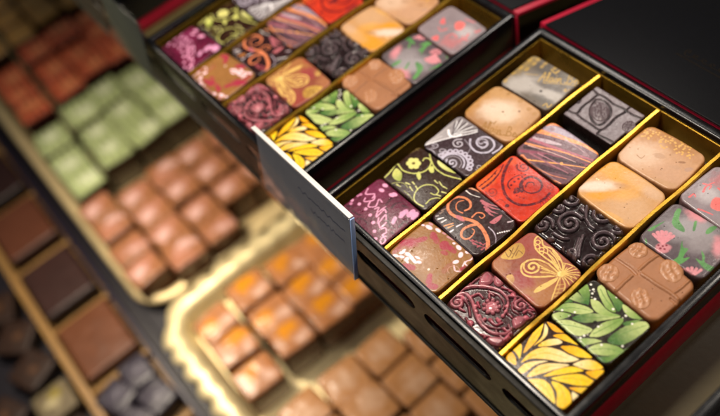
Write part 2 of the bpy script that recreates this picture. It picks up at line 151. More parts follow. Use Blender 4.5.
'floral':[('B','9c2743',[-.338,-.07],[[4.17,6.99],[12.5,-11.29]],.95,.8),('B','9c2743',[-.25,.066],[[4.81,11.13],[21.95,-11.73]],.8,.8),('B','9c2743',[-.173,.211],[[15.13,11.25],[8.92,-19.01]],.8,.8),('B','9c2743',[.041,.209],[[11.13,5.26],[4.65,-15.98]],.85,.8),('B','9c2743',[.091,.131],[[15.56,8.89],[13.89,-27.78]],.7,.8),('B','9c2743',[.136,.226],[[16.96,11.63],[7.75,-23.26]],.7,.8),('B','9c2743',[-.096,-.304],[[8.72,2.84],[9.13,-20.28]],.9,.8),('B','9c2743',[.232,-.239],[[15.38,11.54],[3.85,-12.74]],.95,.8),('B','9c2743',[.325,-.267],[[13.14,7.3],[13.87,-20.07]],.9,.8),('B','9c2743',[.417,.137],[[6.39,15.23],[27.52,-11.3]],.8,.8),('B','9c2743',[.378,.328],[[31.31,18.59],[9.78,-25.44]],.9,.8),('B','9c2743',[-.352,-.21],[[.93,13.49],[34.42,-.93]],.6,.8),('B','9c2743',[-.099,.188],[[20.46,17.9],[10.87,-21.74]],.6,.8),('B','9c2743',[.263,.027],[[.91,10.27],[29.6,2.11]],.25,.8),('B','f6cdd6',[-.302,-.283],[[22.81,8.87],[19.01,-48.16]],1,.15),('B','f6cdd6',[-.28,-.205],[[8.77,24.12],[39.47,-16.45]],1,.15),('B','f6cdd6',[-.24,-.247],[[26.28,12.36],[23.18,-47.91]],1,.15),('B','f6cdd6',[-.17,-.231],[[8.99,29.21],[37.08,-4.49]],1,.15),('B','f6cdd6',[-.207,-.173],[[21.17,6.74],[6.74,-43.31]],1,.15),('B','f6cdd6',[-.136,-.177],[[25.64,6.41],[.0,-41.67]],1,.15),('B','f6cdd6',[-.085,-.187],[[21.74,2.17],[.0,-50.0]],1,.15),('B','f6cdd6',[-.031,-.158],[[26.09,14.49],[21.74,-43.48]],1,.15),('B','f6cdd6',[-.09,-.128],[[24.27,9.71],[12.94,-61.49]],1,.15),('B','f6cdd6',[-.307,.26],[[18.87,11.01],[9.43,-36.16]],1,.15),('B','f6cdd6',[-.195,.304],[[23.64,13.0],[7.09,-46.1]],1,.15),('B','f6cdd6',[-.386,.232],[[34.68,20.23],[28.9,-66.47]],1,.15),('B','f6cdd6',[.163,.301],[[23.79,13.72],[6.4,-34.77]],1,.15),('B','f6cdd6',[.078,.304],[[45.45,25.97],[22.73,-58.44]],1,.15),('B','f6cdd6',[.25,.247],[[3.68,27.62],[34.07,5.52]],1,.15),('B','f6cdd6',[.279,.14],[[9.32,24.84],[36.23,-14.49]],1,.15),('B','f6cdd6',[-.142,-.247],[[35.2,10.35],[-4.14,-60.04]],1,.15),('B','f6cdd6',[-.287,-.168],[[9.76,36.59],[63.41,-12.2]],1,.15),('B','f6cdd6',[.276,.321],[[40.28,18.96],[14.22,-52.13]],1,.15),('L','f6cdd6',.0084,.0084,[(.299,.335),(.36,.343),(.381,.285),(.361,.231),(.377,.197),(.42,.203)],0),('L','f6cdd6',.0084,.0084,[(.3,.089),(.36,.055),(.408,.093)],0),('L','f6cdd6',.0084,.0084,[(.373,.158),(.352,.215)],0),('D','f3d9c8',.0144,[(.122,-.148)],0),('L','b0806a',.0048,.0048,[(.331,-.016),(.304,-.011),(.284,.008),(.277,.039),(.289,.072),(.32,.097),(.362,.105),(.402,.09)],0),('B','c98d9a',[-.202,.348],[[29.24,11.7],[15.59,-60.43]],.7,.5),('B','c98d9a',[-.11,.323],[[29.74,11.15],[13.01,-57.62]],.7,.5),('B','c98d9a',[-.03,.324],[[29.36,12.84],[12.84,-56.88]],.7,.5),('B','c98d9a',[.017,.332],[[29.36,12.84],[12.84,-56.88]],.7,.5),('B','c98d9a',[-.327,.309],[[27.73,12.13],[12.13,-57.19]],.7,.5)],
'swirl':[('L','dd8157',.0111,.0246,[(-.172,.018),(-.158,.079),(-.207,.141),(-.293,.151),(-.372,.113),(-.414,.043),(-.398,-.048),(-.318,-.119),(-.194,-.121),(-.077,-.059),(.051,-.008),(.208,-.025),(.333,-.08),(.416,-.163)],0),('L','dd8157',.0074,.0049,[(-.165,-.025),(-.241,-.043),(-.307,-.009),(-.328,.053),(-.295,.109)],0),('L','dd8157',.0185,.0049,[(.077,-.016),(.026,-.106),(.018,-.19),(.065,-.256),(.135,-.25),(.159,-.181),(.13,-.104),(.083,-.098)],0),('L','dd8157',.0098,.0049,[(-.038,.012),(-.044,.095),(.006,.14),(.056,.128),(.054,.08),(.015,.08)],0),('L','e4a07a',.0148,.0049,[(-.395,.29),(-.285,.33),(-.13,.359)],0),('L','f0e6e0',.0074,.0037,[(-.387,.23),(-.286,.238),(-.192,.282)],0),('L','b0636c',.0185,.0037,[(-.137,.257),(-.022,.292),(.068,.35)],0),('L','b0636c',.0185,.0037,[(-.1,.247),(.015,.27),(.104,.316)],0),('L','b0636c',.0185,.0037,[(-.043,.225),(.06,.233),(.137,.263)],0),('L','b0636c',.0185,.0037,[(.001,.206),(.082,.197),(.138,.21)],0),('P','b4646c',None,[(.165,.106),(.161,.164),(.177,.287),(.214,.236),(.22,.139)],0,1.0,0),('P','b4646c',None,[(-.199,-.117),(-.158,-.077),(-.058,-.085),(-.107,-.123)],0,1.0,0),('L','cf9aa0',.0098,.0049,[(.236,.354),(.318,.367)],0),('L','dcc7ce',.0111,.0049,[(.31,.267),(.331,.315),(.338,.378)],0),('L','cabfd0',.0086,.0049,[(.141,.336),(.192,.349)],0),('L','b9aab8',.0074,.0037,[(.206,.056),(.292,.048),(.38,.005),(.436,-.069)],0),('D','f1e9ea',.0098,[(.341,.071),(.352,.097),(.365,.121),(.378,.145),(.391,.17),(.403,.194),(.414,.22),(.42,.241)],0),('L','e8e0e0',.0111,.0062,[(-.313,-.29),(-.282,-.232)],0),('L','e8e0e0',.0111,.0062,[(-.249,-.292),(-.235,-.231)],0),('L','d98a4a',.0111,.0062,[(-.185,-.305),(-.137,-.203)],0),('L','e09a58',.0111,.0062,[(-.132,-.283),(-.112,-.224)],0),('L','d9cfd8',.0111,.0062,[(-.071,-.206),(-.052,-.133)],0),('L','d9cfd8',.0111,.0062,[(-.071,-.306),(-.064,-.261)],0),('L','a08f90',.0111,.0062,[(-.361,-.279),(-.35,-.252)],0),('L','8a6e60',.0111,.0062,[(-.375,-.175),(-.364,-.125)],0),('L','8a6e60',.0111,.0062,[(-.36,-.219),(-.349,-.174)],0),('L','a34b55',.0062,.0062,[(.172,-.224),(.276,-.213),(.345,-.187),(.395,-.159)],0),('L','a34b55',.0111,.0037,[(.202,-.205),(.239,-.197)],0),('L','a34b55',.0111,.0037,[(.246,-.186),(.284,-.178)],0),('L','a34b55',.0111,.0037,[(.291,-.167),(.328,-.16)],0),('L','a34b55',.0111,.0037,[(.338,-.157),(.344,-.121)],0),('L','a34b55',.0111,.0037,[(.243,-.228),(.28,-.22)],0),('L','a34b55',.0111,.0037,[(.311,-.221),(.317,-.185)],0),('L','a34b55',.0111,.0037,[(.372,-.212),(.378,-.176)],0),('L','dd8157',.0062,.0062,[(-.468,.091),(-.442,.176)],0),('L','8a6e60',.0062,.0062,[(-.424,-.224),(-.464,-.006)],0)],
'red':[('B','8f1f1c',[.277,.174],[[5.07,1.7],[.94,-6.53]],.5,.6),('B','a82a1c',[.261,-.188],[[5.24,.56],[3.31,-9.36]],.5,.6),('B','d9652a',[-.33,-.211],[[.46,4.33],[13.39,.52]],.7,.5),('B','da5c2c',[-.355,.23],[[10.63,1.29],[6.03,-12.78]],.6,.4),('L','4f1420',.0201,.0163,[(-.369,.269),(-.322,.139),(-.229,-.015),(-.102,-.132),(.038,-.192),(.194,-.168),(.298,-.068),(.349,.069),(.34,.203)],0),('L','4f1420',.0238,.0063,[(.085,-.003),(.007,.052),(-.022,.142),(.008,.23),(.103,.262),(.198,.222),(.226,.124),(.173,.042),(.088,.023),(.033,.065)],0),('L','4f1420',.0125,.005,[(.068,.074),(.046,.14),(.089,.181),(.126,.162)],0),('L','4f1420',.0088,.0088,[(-.044,-.075),(-.104,-.054),(-.135,.015),(-.121,.128),(-.057,.209)],0),('L','4f1420',.0151,.0151,[(.036,-.037),(.036,-.043),(.03,-.048),(.021,-.049),(.012,-.045),(.006,-.035),(.007,-.022),(.016,-.011),(.032,-.007),(.048,-.012),(.06,-.026),(.062,-.046),(.052,-.064),(.031,-.074)],0),('D','4f1420',.0151,[(-.072,-.028),(-.08,.036),(-.077,.098),(-.067,.151)],0),('D','4f1420',.0251,[(.109,-.274)],0),('L','4f1420',.0163,.0075,[(-.288,-.298),(-.282,-.145),(-.311,.0),(-.371,.133)],0),('L','4f1420',.0075,.0075,[(-.343,-.31),(-.339,-.139),(-.367,.016)],0),('D','4f1420',.0125,[(-.343,-.262)],0),('D','4f1420',.0125,[(-.342,-.206)],0),('D','4f1420',.0125,[(-.341,-.149)],0),('D','4f1420',.0125,[(-.341,-.093)],0),('D','4f1420',.0125,[(-.34,-.036)],0),('L','8f2a22',.0088,.0088,[(-.159,-.245),(-.151,-.251),(-.148,-.262),(-.154,-.275),(-.169,-.283),(-.188,-.281),(-.204,-.268),(-.21,-.246),(-.202,-.223),(-.178,-.207),(-.148,-.206),(-.12,-.223),(-.106,-.254),(-.113,-.289),(-.142,-.316),(-.183,-.324),(-.225,-.308)],0),('L','4f1420',.0088,.0088,[(-.154,.278),(-.15,.27),(-.152,.259),(-.163,.25),(-.18,.249),(-.196,.259),(-.204,.279),(-.198,.302),(-.177,.32),(-.147,.324),(-.118,.31),(-.102,.28),(-.107,.244),(-.133,.213),(-.176,.2),(-.219,.213),(-.249,.251)],0),('L','8f2a22',.0075,.0075,[(-.039,-.363),(-.014,-.262),(.066,-.261)],0),('L','7d2026',.005,.005,[(.352,.16),(.434,.17)],0),('L','7d2026',.005,.005,[(.353,.127),(.428,.126)],0),('L','7d2026',.005,.005,[(.355,.094),(.422,.082)],0),('L','7d2026',.005,.005,[(.356,.061),(.416,.038)],0),('L','7d2026',.005,.005,[(.358,.028),(.409,-.006)],0),('L','4f1420',.0075,.0075,[(-.064,.361),(.066,.325),(.191,.325),(.308,.3)],0),('L','8f2a22',.0075,.0075,[(.284,.277),(.29,.272),(.292,.263),(.288,.253),(.277,.247),(.263,.248),(.25,.258),(.245,.275),(.25,.293),(.266,.306),(.289,.308),(.31,.296),(.322,.274),(.32,.246)],0),('D','7d2026',.01,[(.043,-.09),(.088,-.094),(.131,-.083),(.175,-.064)],0)],
'stripe':[('L','9b8c9c',.0596,.0259,[(-.355,.208),(-.156,.285),(.096,.351),(.319,.374)],0),('L','df8650',.0311,.0104,[(-.42,.242),(-.321,.324),(-.137,.366)],0),('L','e28e4e',.0389,.0182,[(-.409,.096),(-.237,.169),(-.021,.243),(.147,.296),(.369,.319)],0),('L','b8a3ac',.0441,.013,[(-.348,-.016),(-.186,.05),(-.053,.111)],0),('L','5a3540',.013,.0052,[(-.369,.006),(-.173,.103),(.041,.177),(.208,.23)],0),('L','a55a6a',.0233,.013,[(-.38,-.067),(-.116,.011),(.117,.097),(.389,.198)],0),('L','e0915c',.0156,.0078,[(-.388,-.158),(-.173,-.062),(.067,.05),(.397,.157)],0),('L','3b2a30',.0311,.013,[(-.345,-.201),(-.226,-.14),(-.116,-.071)],0),('L','8a4b5c',.0233,.0156,[(-.344,-.284),(-.143,-.158),(.092,-.041),(.39,.099)],0),('L','3f2e34',.0441,.0182,[(-.043,-.146),(.095,-.078),(.251,.02),(.358,.068)],0),('L','e9a25e',.0117,.0065,[(-.218,-.351),(-.077,-.259),(.156,-.109),(.407,.055)],0),('L','45323a',.0441,.0182,[(-.025,-.312),(.115,-.26),(.243,-.199),(.369,-.139)],0),('L','9c6470',.013,.0065,[(-.227,-.237),(.054,-.197),(.317,-.149)],0),('L','c57a5e',.0091,.0052,[(-.085,-.348),(.165,-.313),(.36,-.226)],0),('L','dd8150',.0389,.0207,[(-.267,-.344),(-.091,-.374),(.136,-.38),(.353,-.331)],0),('L','a8808a',.0104,.0052,[(-.359,.162),(-.082,.208),(.155,.221),(.317,.211)],0),('L','cfa6a0',.0078,.0039,[(-.336,-.16),(-.026,-.049),(.267,.035)],0),('L','b07a86',.0078,.0039,[(-.16,-.174),(.136,-.12),(.362,-.067)],0),('D','8a6a70',.0311,[(-.301,.236),(.265,.202)],0),('D','e9a25e',.0207,[(.161,-.097)],0)],
'block':[('L','1a1112',.0122,.0122,[(-.45,-.235),(-.268,-.21),(-.284,-.07),(-.277,.064),(-.268,.214),(-.159,.23),(-.007,.212),(.159,.229),(.144,.07),(.157,-.085),(.137,-.218),(-.025,-.223),(-.146,-.225),(-.268,-.21)],-.02),('L','1a1112',.0108,.0108,[(-.268,.214),(-.381,.235)],-.02),('L','1a1112',.0122,.0122,[(.159,.229),(.277,.228),(.387,.253)],-.02),('L','1a1112',.0095,.0095,[(.159,.229),(.159,.334)],-.02),('L','1a1112',.0122,.0122,[(.137,-.218),(.158,-.294),(.263,-.278),(.4,-.265)],-.02),('L','1a1112',.0095,.0095,[(-.445,.006),(-.438,-.074),(-.362,-.052),(-.399,.024),(-.445,.006)],-.02),('L','1a1112',.0122,.0122,[(-.241,.129),(-.155,.178),(-.017,.139),(.071,.036),(.092,-.121),(.042,-.181),(-.071,-.147),(-.188,-.03),(-.241,.129)],-.015),('PODS',[(-.069,.004,.191,.137,-38.6),(.358,.047,.107,.098,107.9)])],
'relief':[('L','ac626b',.0199,.0199,[(-.306,-.226),(-.313,-.23),(-.324,-.227),(-.332,-.216),(-.331,-.2),(-.318,-.185),(-.297,-.179),(-.273,-.187),(-.258,-.209),(-.258,-.239),(-.278,-.266),(-.312,-.28),(-.351,-.272),(-.379,-.242),(-.384,-.198),(-.362,-.155),(-.317,-.13),(-.263,-.133)],.05),('L','ac626b',.0249,.0149,[(-.389,-.152),(-.321,-.077),(-.195,-.099),(-.056,-.175),(.082,-.223),(.232,-.208),(.334,-.116),(.338,-.021)],.05),('L','85454e',.0149,.0099,[(-.28,-.133),(-.178,-.165),(-.084,-.24)],.04000000000000001),('L','85454e',.0124,.0075,[(.009,-.166),(.115,-.19),(.236,-.131),(.288,-.053)],.04000000000000001),('L','ac626b',.0249,.0124,[(-.416,-.086),(-.338,.04),(-.221,.144),(-.086,.211),(.043,.204),(.132,.123),(.165,.033)],.05),('L','85454e',.0124,.0099,[(-.165,.122),(-.056,.164),(.042,.148),(.108,.081)],.034999999999999996),('D','ac626b',.0647,[(-.002,.009)],.034999999999999996),('D','ac626b',.0224,[(.058,.069)],.05),('D','ac626b',.0224,[(.08,.019)],.05),('D','ac626b',.0224,[(.064,-.036)],.05),('D','ac626b',.0224,[(.017,-.069)],.05),('D','ac626b',.0224,[(-.039,-.066)],.05),('D','ac626b',.0224,[(-.078,-.027)],.05),('D','ac626b',.0224,[(-.082,.029)],.05),('D','ac626b',.0224,[(-.048,.076)],.05),('D','ac626b',.0224,[(.007,.092)],.05),('D','c8717c',.0199,[(.112,.126)],.05),('D','c8717c',.0199,[(.151,.075)],.05),('D','c8717c',.0199,[(.165,.011)],.05),('D','c8717c',.0199,[(.15,-.055)],.05),('D','c8717c',.0199,[(.111,-.112)],.05),('D','c8717c',.0199,[(.053,-.151)],.05),('D','c8717c',.0199,[(-.014,-.164)],.05),('D','c8717c',.0199,[(-.078,-.149)],.05),('D','c8717c',.0199,[(-.129,-.109)],.05),('D','d98c94',.0199,[(-.002,.009)],.05),('L','ac626b',.0149,.0075,[(-.095,.069),(-.133,.107),(-.077,.124)],.05),('P','ac626b','85454e',[(-.316,.12),(-.37,.224),(-.353,.299),(-.259,.293),(-.217,.217),(-.258,.146)],.05,1.0,0),('P','ac626b','85454e',[(-.189,.237),(-.268,.315),(-.232,.358),(-.131,.32),(-.125,.25)],.05,1.0,0),('L','85454e',.0149,.0075,[(-.375,.043),(-.373,.142),(-.359,.195)],.034999999999999996),('L','ac626b',.0174,.0174,[(.21,.24),(.202,.242),(.198,.251),(.201,.264),(.213,.275),(.231,.277),(.248,.267),(.257,.246),(.251,.22),(.229,.199),(.198,.192),(.168,.205),(.15,.236),(.154,.276),(.181,.311),(.224,.328),(.269,.317)],.05),('L','ac626b',.0149,.0099,[(.037,.237),(.105,.285),(.189,.349),(.284,.349)],.05),('L','85454e',.0124,.0075,[(.128,.194),(.191,.145),(.269,.148)],.04000000000000001),('P','ac626b','85454e',[(.269,.049),(.282,.135),(.356,.18),(.387,.101),(.359,-.0)],.05,1.0,0),('P','ac626b','85454e',[(.234,-.307),(.272,-.226),(.371,-.169),(.396,-.244),(.327,-.303)],.05,1.0,0),('L','85454e',.0124,.0099,[(.286,-.018),(.391,-.076)],.04000000000000001),('L','85454e',.0124,.0075,[(-.293,-.335),(-.195,-.313),(-.102,-.321)],.04000000000000001),('L','85454e',.0112,.0075,[(-.108,-.283),(.026,-.315),(.157,-.312)],.04000000000000001),('L','ac626b',.0112,.0075,[(.332,.248),(.392,.252),(.386,.192)],.05),('L','85454e',.0112,.0062,[(-.424,-.178),(-.396,-.105),(-.401,-.233)],.034999999999999996),('L','85454e',.0112,.0075,[(.234,-.162),(.346,-.176),(.385,-.119)],.034999999999999996),('L','a34b59',.0162,.0099,[(-.217,-.391),(-.152,-.371),(-.03,-.39)],.0425),('L','a34b59',.0162,.0099,[(.038,-.359),(.177,-.365),(.207,-.298)],.0425),('L','a34b59',.0162,.0099,[(.157,-.312),(.236,-.261)],.0425),('L','a34b59',.0162,.0099,[(-.25,-.046),(-.218,.024),(-.146,.019)],.0425),('L','a34b59',.0162,.0099,[(-.149,-.061),(-.085,-.091)],.0425),('L','a34b59',.0162,.0099,[(.195,.075),(.247,.071)],.0425),('L','a34b59',.0162,.0099,[(-.002,.293),(.05,.325)],.0425),('L','a34b59',.0162,.0099,[(.292,.208),(.306,.259),(.348,.282)],.0425),('L','a34b59',.0162,.0099,[(.273,-.086),(.346,-.079)],.0425),('L','a34b59',.0162,.0099,[(-.38,-.02),(-.427,-.008),(-.395,.062)],.0425),('L','a34b59',.0162,.0099,[(-.09,.265),(-.02,.295)],.0425),('L','a34b59',.0162,.0099,[(.115,.257),(.127,.212)],.0425),('L','a34b59',.0162,.0099,[(-.286,.208),(-.303,.249)],.0425),('L','a34b59',.0162,.0099,[(.295,.304),(.355,.308)],.0425),('L','a34b59',.0162,.0099,[(.379,-.178),(.366,-.083)],.0425),('L','a34b59',.0162,.0099,[(.093,-.119),(.189,-.116),(.219,-.048)],.0425),('L','a34b59',.0162,.0099,[(-.227,-.251),(-.174,-.236)],.0425),('D','b85a68',.0348,[(-.027,-.295)],.045000000000000005),('D','b85a68',.0323,[(.386,-.136)],.045000000000000005),('D','b85a68',.0298,[(.061,.279)],.045000000000000005),('D','b85a68',.0298,[(.353,.177)],.045000000000000005),('D','b85a68',.0249,[(-.307,-.14)],.045000000000000005),('D','b85a68',.0249,[(.177,-.054)],.045000000000000005)],
'butterfly':[('B','a06a3e',[.287,-.166],[[3.23,1.02],[1.73,-5.41]],.9,.5),('B','8f2f3c',[.013,-.184],[[7.12,3.35],[2.72,-8.52]],.7,.7),('B','93403a',[-.272,.2],[[6.09,1.7],[2.14,-7.4]],.7,.4),('B','a8734a',[-.295,-.27],[[2.7,8.24],[9.07,-.07]],.6,.6),('B','9c3138',[.194,-.348],[[10.13,1.22],[6.28,-19.25]],.5,.6),('P','c69f4c','a97f3a',[(-.378,-.181),(-.403,-.067),(-.407,.044),(-.353,.119),(-.25,.081),(-.215,-.013),(-.275,-.12)],0,1.0,0),('L','7d5628',.006,.006,[(-.391,-.093),(-.317,-.113),(-.37,.011)],0),('L','7d5628',.006,.006,[(-.391,-.032),(-.309,-.044),(-.352,.072)],0),('L','7d5628',.006,.006,[(-.273,-.045),(-.301,.026),(-.24,.032)],0),('L','7d5628',.006,.006,[(-.284,-.097),(-.314,-.009)],0),('P','c9a158','a07040',[(-.15,-.307),(-.121,-.243),(-.047,-.279),(-.033,-.352)],0,.8,0),('L','dcb768',.0096,.0096,[(.23,.164),(.077,.182),(-.045,.174),(-.139,.175),(-.217,.199),(-.285,.267),(-.29,.328),(-.228,.32),(-.156,.278),(-.064,.314),(.057,.299),(.173,.249),(.243,.17)],0),('L','dcb768',.006,.006,[(-.215,.283),(-.205,.263),(-.212,.244),(-.231,.235),(-.251,.242),(-.261,.262),(-.254,.282),(-.234,.29),(-.215,.283)],0),('L','dcb768',.006,.006,[(-.172,.236),(-.162,.217),(-.169,.197),(-.188,.189),(-.208,.196),(-.217,.216),(-.21,.235),(-.191,.244),(-.172,.236)],0),('L','dcb768',.006,.006,[(-.113,.244),(-.104,.225),(-.111,.205),(-.13,.196),(-.15,.204),(-.159,.223),(-.152,.243),(-.133,.251),(-.113,.244)],0),('L','dcb768',.006,.006,[(-.088,.208),(-.08,.192),(-.086,.175),(-.102,.168),(-.118,.174),(-.125,.19),(-.12,.207),(-.104,.214),(-.088,.208)],0),('L','dcb768',.0072,.0072,[(-.091,.216),(.019,.237),(.172,.189)],0),('L','dcb768',.0072,.0072,[(-.05,.233),(.065,.208),(.213,.168)],0),('L','dcb768',.0072,.0072,[(-.059,.279),(.071,.254),(.208,.19)],0),('L','dcb768',.0072,.0072,[(-.033,.3),(.1,.267)],0),('L','dcb768',.0072,.0072,[(-.14,.263),(-.09,.277),(-.058,.241)],0),('L','dcb768',.0072,.0072,[(.05,.192),(.145,.178)],0),('L','dcb768',.0108,.0108,[(.235,.138),(.057,.14),(-.071,.09),(-.134,-.004),(-.125,-.101),(-.051,-.149),(.031,-.125),(.133,-.023),(.243,.115)],0),('P','b98c4c',None,[(.205,.121),(.051,.114),(-.043,.081),(.051,.054),(.101,-.008)],0,.5,0),('L','dcb768',.0156,.0096,[(-.023,-.007),(-.017,-.015),(-.018,-.029),(-.029,-.041),(-.047,-.046),(-.068,-.037),(-.08,-.016),(-.077,.013),(-.057,.039),(-.023,.049),(.012,.038),(.036,.006),(.037,-.038),(.012,-.08),(-.033,-.102),(-.086,-.095),(-.126,-.058)],0),('L','dcb768',.006,.006,[(-.001,.056),(.114,.085),(.22,.121)],0),('L','dcb768',.006,.006,[(.074,.002),(.139,.062),(.228,.114)],0),('L','dcb768',.006,.006,[(.043,.046),(.135,.081)],0),('P','d9b466',None,[(.205,-.228),(.19,-.16),(.213,-.038),(.251,.101),(.273,.041),(.264,-.085),(.236,-.193)],0,1.0,0),('D','ecca80',.036,[(.242,.146)],0),('L','dcb768',.0084,.0048,[(.245,.149),(.314,.253),(.385,.336)],0),('L','dcb768',.0084,.0048,[(.245,.149),(.327,.235),(.412,.3)],0),('L','dcb768',.0084,.0048,[(.245,.149),(.335,.205),(.427,.24)],0),('L','dcb768',.0084,.0048,[(.245,.149),(.341,.172),(.438,.175)],0),('L','dcb768',.0084,.0048,[(.245,.149),(.343,.137),(.443,.104)],0),('L','dcb768',.0084,.0048,[(.245,.149),(.237,.212),(.231,.254)],0),('L','dcb768',.0084,.0048,[(.245,.149),(.213,.224),(.182,.279)],0),('L','dcb768',.0084,.0048,[(.245,.149),(.252,.239),(.262,.309)],0),('L','dcb768',.0084,.0048,[(.245,.149),(.28,.251),(.318,.331)],0),('L','dcb768',.006,.006,[(.158,.272),(.229,.311),(.321,.343),(.398,.335)],0),('L','dcb768',.006,.006,[(.456,.062),(.451,.171),(.43,.282)],0),('L','dcb768',.0072,.0072,[(.259,.13),(.325,-.008),(.409,-.162)],0),('L','dcb768',.0072,.0072,[(.265,.136),(.372,.082),(.424,-.012),(.443,-.135)],0),('L','b98c4c',.0048,.0048,[(.269,.121),(.365,-.002),(.421,-.137)],0),('L','c69f58',.0048,.0048,[(.374,-.069),(.415,-.004)],0),('L','c69f58',.0048,.0048,[(.394,-.103),(.428,-.046)],0),('L','c69f58',.0048,.0048,[(.348,-.021),(.392,.048)],0),('L','c69f58',.0048,.0048,[(.321,.025),(.36,.088)],0),('L','c69f58',.0048,.0048,[(.308,.204),(.371,.189)],0),('L','c69f58',.0048,.0048,[(.337,.236),(.387,.234)],0)],
'spiral':[('L','55464a',.0238,.0213,[(-.11,-.007),(-.103,-.017),(-.106,-.032),(-.121,-.044),(-.145,-.044),(-.167,-.026),(-.176,.006),(-.162,.042),(-.127,.064),(-.082,.06),(-.043,.027),(-.028,-.027),(-.048,-.083),(-.1,-.12),(-.169,-.118),(-.228,-.074),(-.254,.001),(-.231,.082),(-.163,.137),(-.072,.14)],.06),('L','55464a',.0238,.0213,[(.303,.039),(.292,.038),(.28,.048),(.277,.069),(.289,.091),(.316,.102),(.348,.092),(.372,.06),(.373,.015),(.346,-.026),(.298,-.044),(.243,-.028),(.203,.022),(.199,.092),(.236,.156),(.306,.186),(.385,.168),(.442,.102),(.453,.009),(.41,-.078)],.06),('L','55464a',.0238,.0213,[(.086,.338),(.087,.326),(.078,.314),(.059,.312),(.039,.325),(.029,.351),(.037,.383),(.065,.405),(.105,.406),(.142,.378),(.159,.33),(.144,.278),(.1,.241),(.038,.239),(-.018,.278),(-.045,.347),(-.028,.423),(.032,.476)],.06),('L','55464a',.0238,.0213,[(-.331,.266),(-.344,.264),(-.357,.274),(-.362,.295),(-.351,.318),(-.323,.331),(-.288,.322),(-.262,.29),(-.258,.244),(-.284,.202),(-.335,.182),(-.394,.198),(-.437,.25),(-.442,.322),(-.403,.387),(-.329,.416)],.06),('L','55464a',.0238,.0213,[(-.346,-.236),(-.357,-.232),(-.363,-.219),(-.358,-.201),(-.339,-.187),(-.312,-.189),(-.289,-.209),(-.28,-.244),(-.296,-.28),(-.333,-.303),(-.381,-.298),(-.421,-.263),(-.434,-.208),(-.411,-.151),(-.355,-.117),(-.286,-.123),(-.23,-.17)],.06),('L','55464a',.0238,.0213,[(-.099,-.383),(-.101,-.372),(-.093,-.36),(-.075,-.355),(-.055,-.364),(-.043,-.389),(-.049,-.419),(-.075,-.442),(-.114,-.445),(-.15,-.422),(-.167,-.377),(-.153,-.327),(-.108,-.292)],.06),('L','55464a',.0238,.0213,[(.158,-.314),(.15,-.321),(.135,-.319),(.123,-.304),(.123,-.281),(.14,-.258),(.17,-.25),(.203,-.265),(.223,-.3),(.218,-.346),(.185,-.383),(.132,-.393),(.08,-.368),(.051,-.312)],.06),('L','55464a',.0238,.0213,[(.375,-.249),(.373,-.238),(.381,-.226),(.398,-.221),(.417,-.23),(.429,-.254),(.423,-.284),(.398,-.308),(.361,-.312),(.325,-.29),(.308,-.246),(.321,-.195),(.362,-.159),(.42,-.155)],.06),('L','55464a',.0238,.0213,[(-.36,.07),(-.369,.074),(-.375,.085),(-.372,.1),(-.358,.113),(-.337,.114),(-.315,.102),(-.303,.077),(-.307,.046),(-.329,.021),(-.365,.012),(-.403,.026)],.06),('L','55464a',.0238,.0213,[(.315,.298),(.307,.292),(.295,.294),(.285,.306),(.282,.324),(.292,.344),(.313,.355),(.34,.351),(.362,.33),(.371,.296),(.359,.26),(.328,.236),(.286,.233)],.06),('L','55464a',.02,.0163,[(.094,-.101),(.151,-.215),(.215,-.339)],.055),('L','55464a',.02,.0163,[(.1,-.039),(.165,-.165),(.246,-.273)],.055),('L','55464a',.02,.0163,[(-.144,.309),(-.04,.173),(.066,.118)],.055),('L','55464a',.02,.0163,[(-.166,-.231),(-.054,-.221),(.005,-.185)],.055),('L','55464a',.02,.0163,[(-.166,.231),(-.113,.221),(-.173,.263)],.055),('L','55464a',.02,.0163,[(.066,.118),(.126,.117)],.055)],  # ridge colour lightened to imitate gloss on the raised spirals
'amber':[('B','d0902a',[-.234,.21],[[3.12,.4],[1.21,-6.3]],.95,.3),('B','d0902a',[-.121,-.15],[[2.9,3.12],[9.58,-8.91]],.95,.3),('B','d9c4b2',[-.27,-.11],[[2.84,3.13],[9.79,-9.62]],.95,.3),('B','a8743c',[.039,.12],[[4.98,.75],[8.09,-23.79]],.6,.5),('B','c99e70',[.046,.277],[[4.98,1.18],[1.55,-10.39]],.6,.3),('B','c49c76',[.216,-.123],[[4.11,.57],[1.6,-4.96]],.8,.3),('B','d2a056',[.147,-.316],[[6.78,1.45],[4.19,-22.91]],.6,.4),('B','dba046',[.075,.078],[[2.21,5.39],[10.59,-3.57]],.5,.4),('B','cdb09a',[.244,.235],[[6.98,.39],[2.16,-13.96]],.4,.3),('D','f0d9a8',.0096,[(-.319,-.022),(-.344,-.026)],0)],
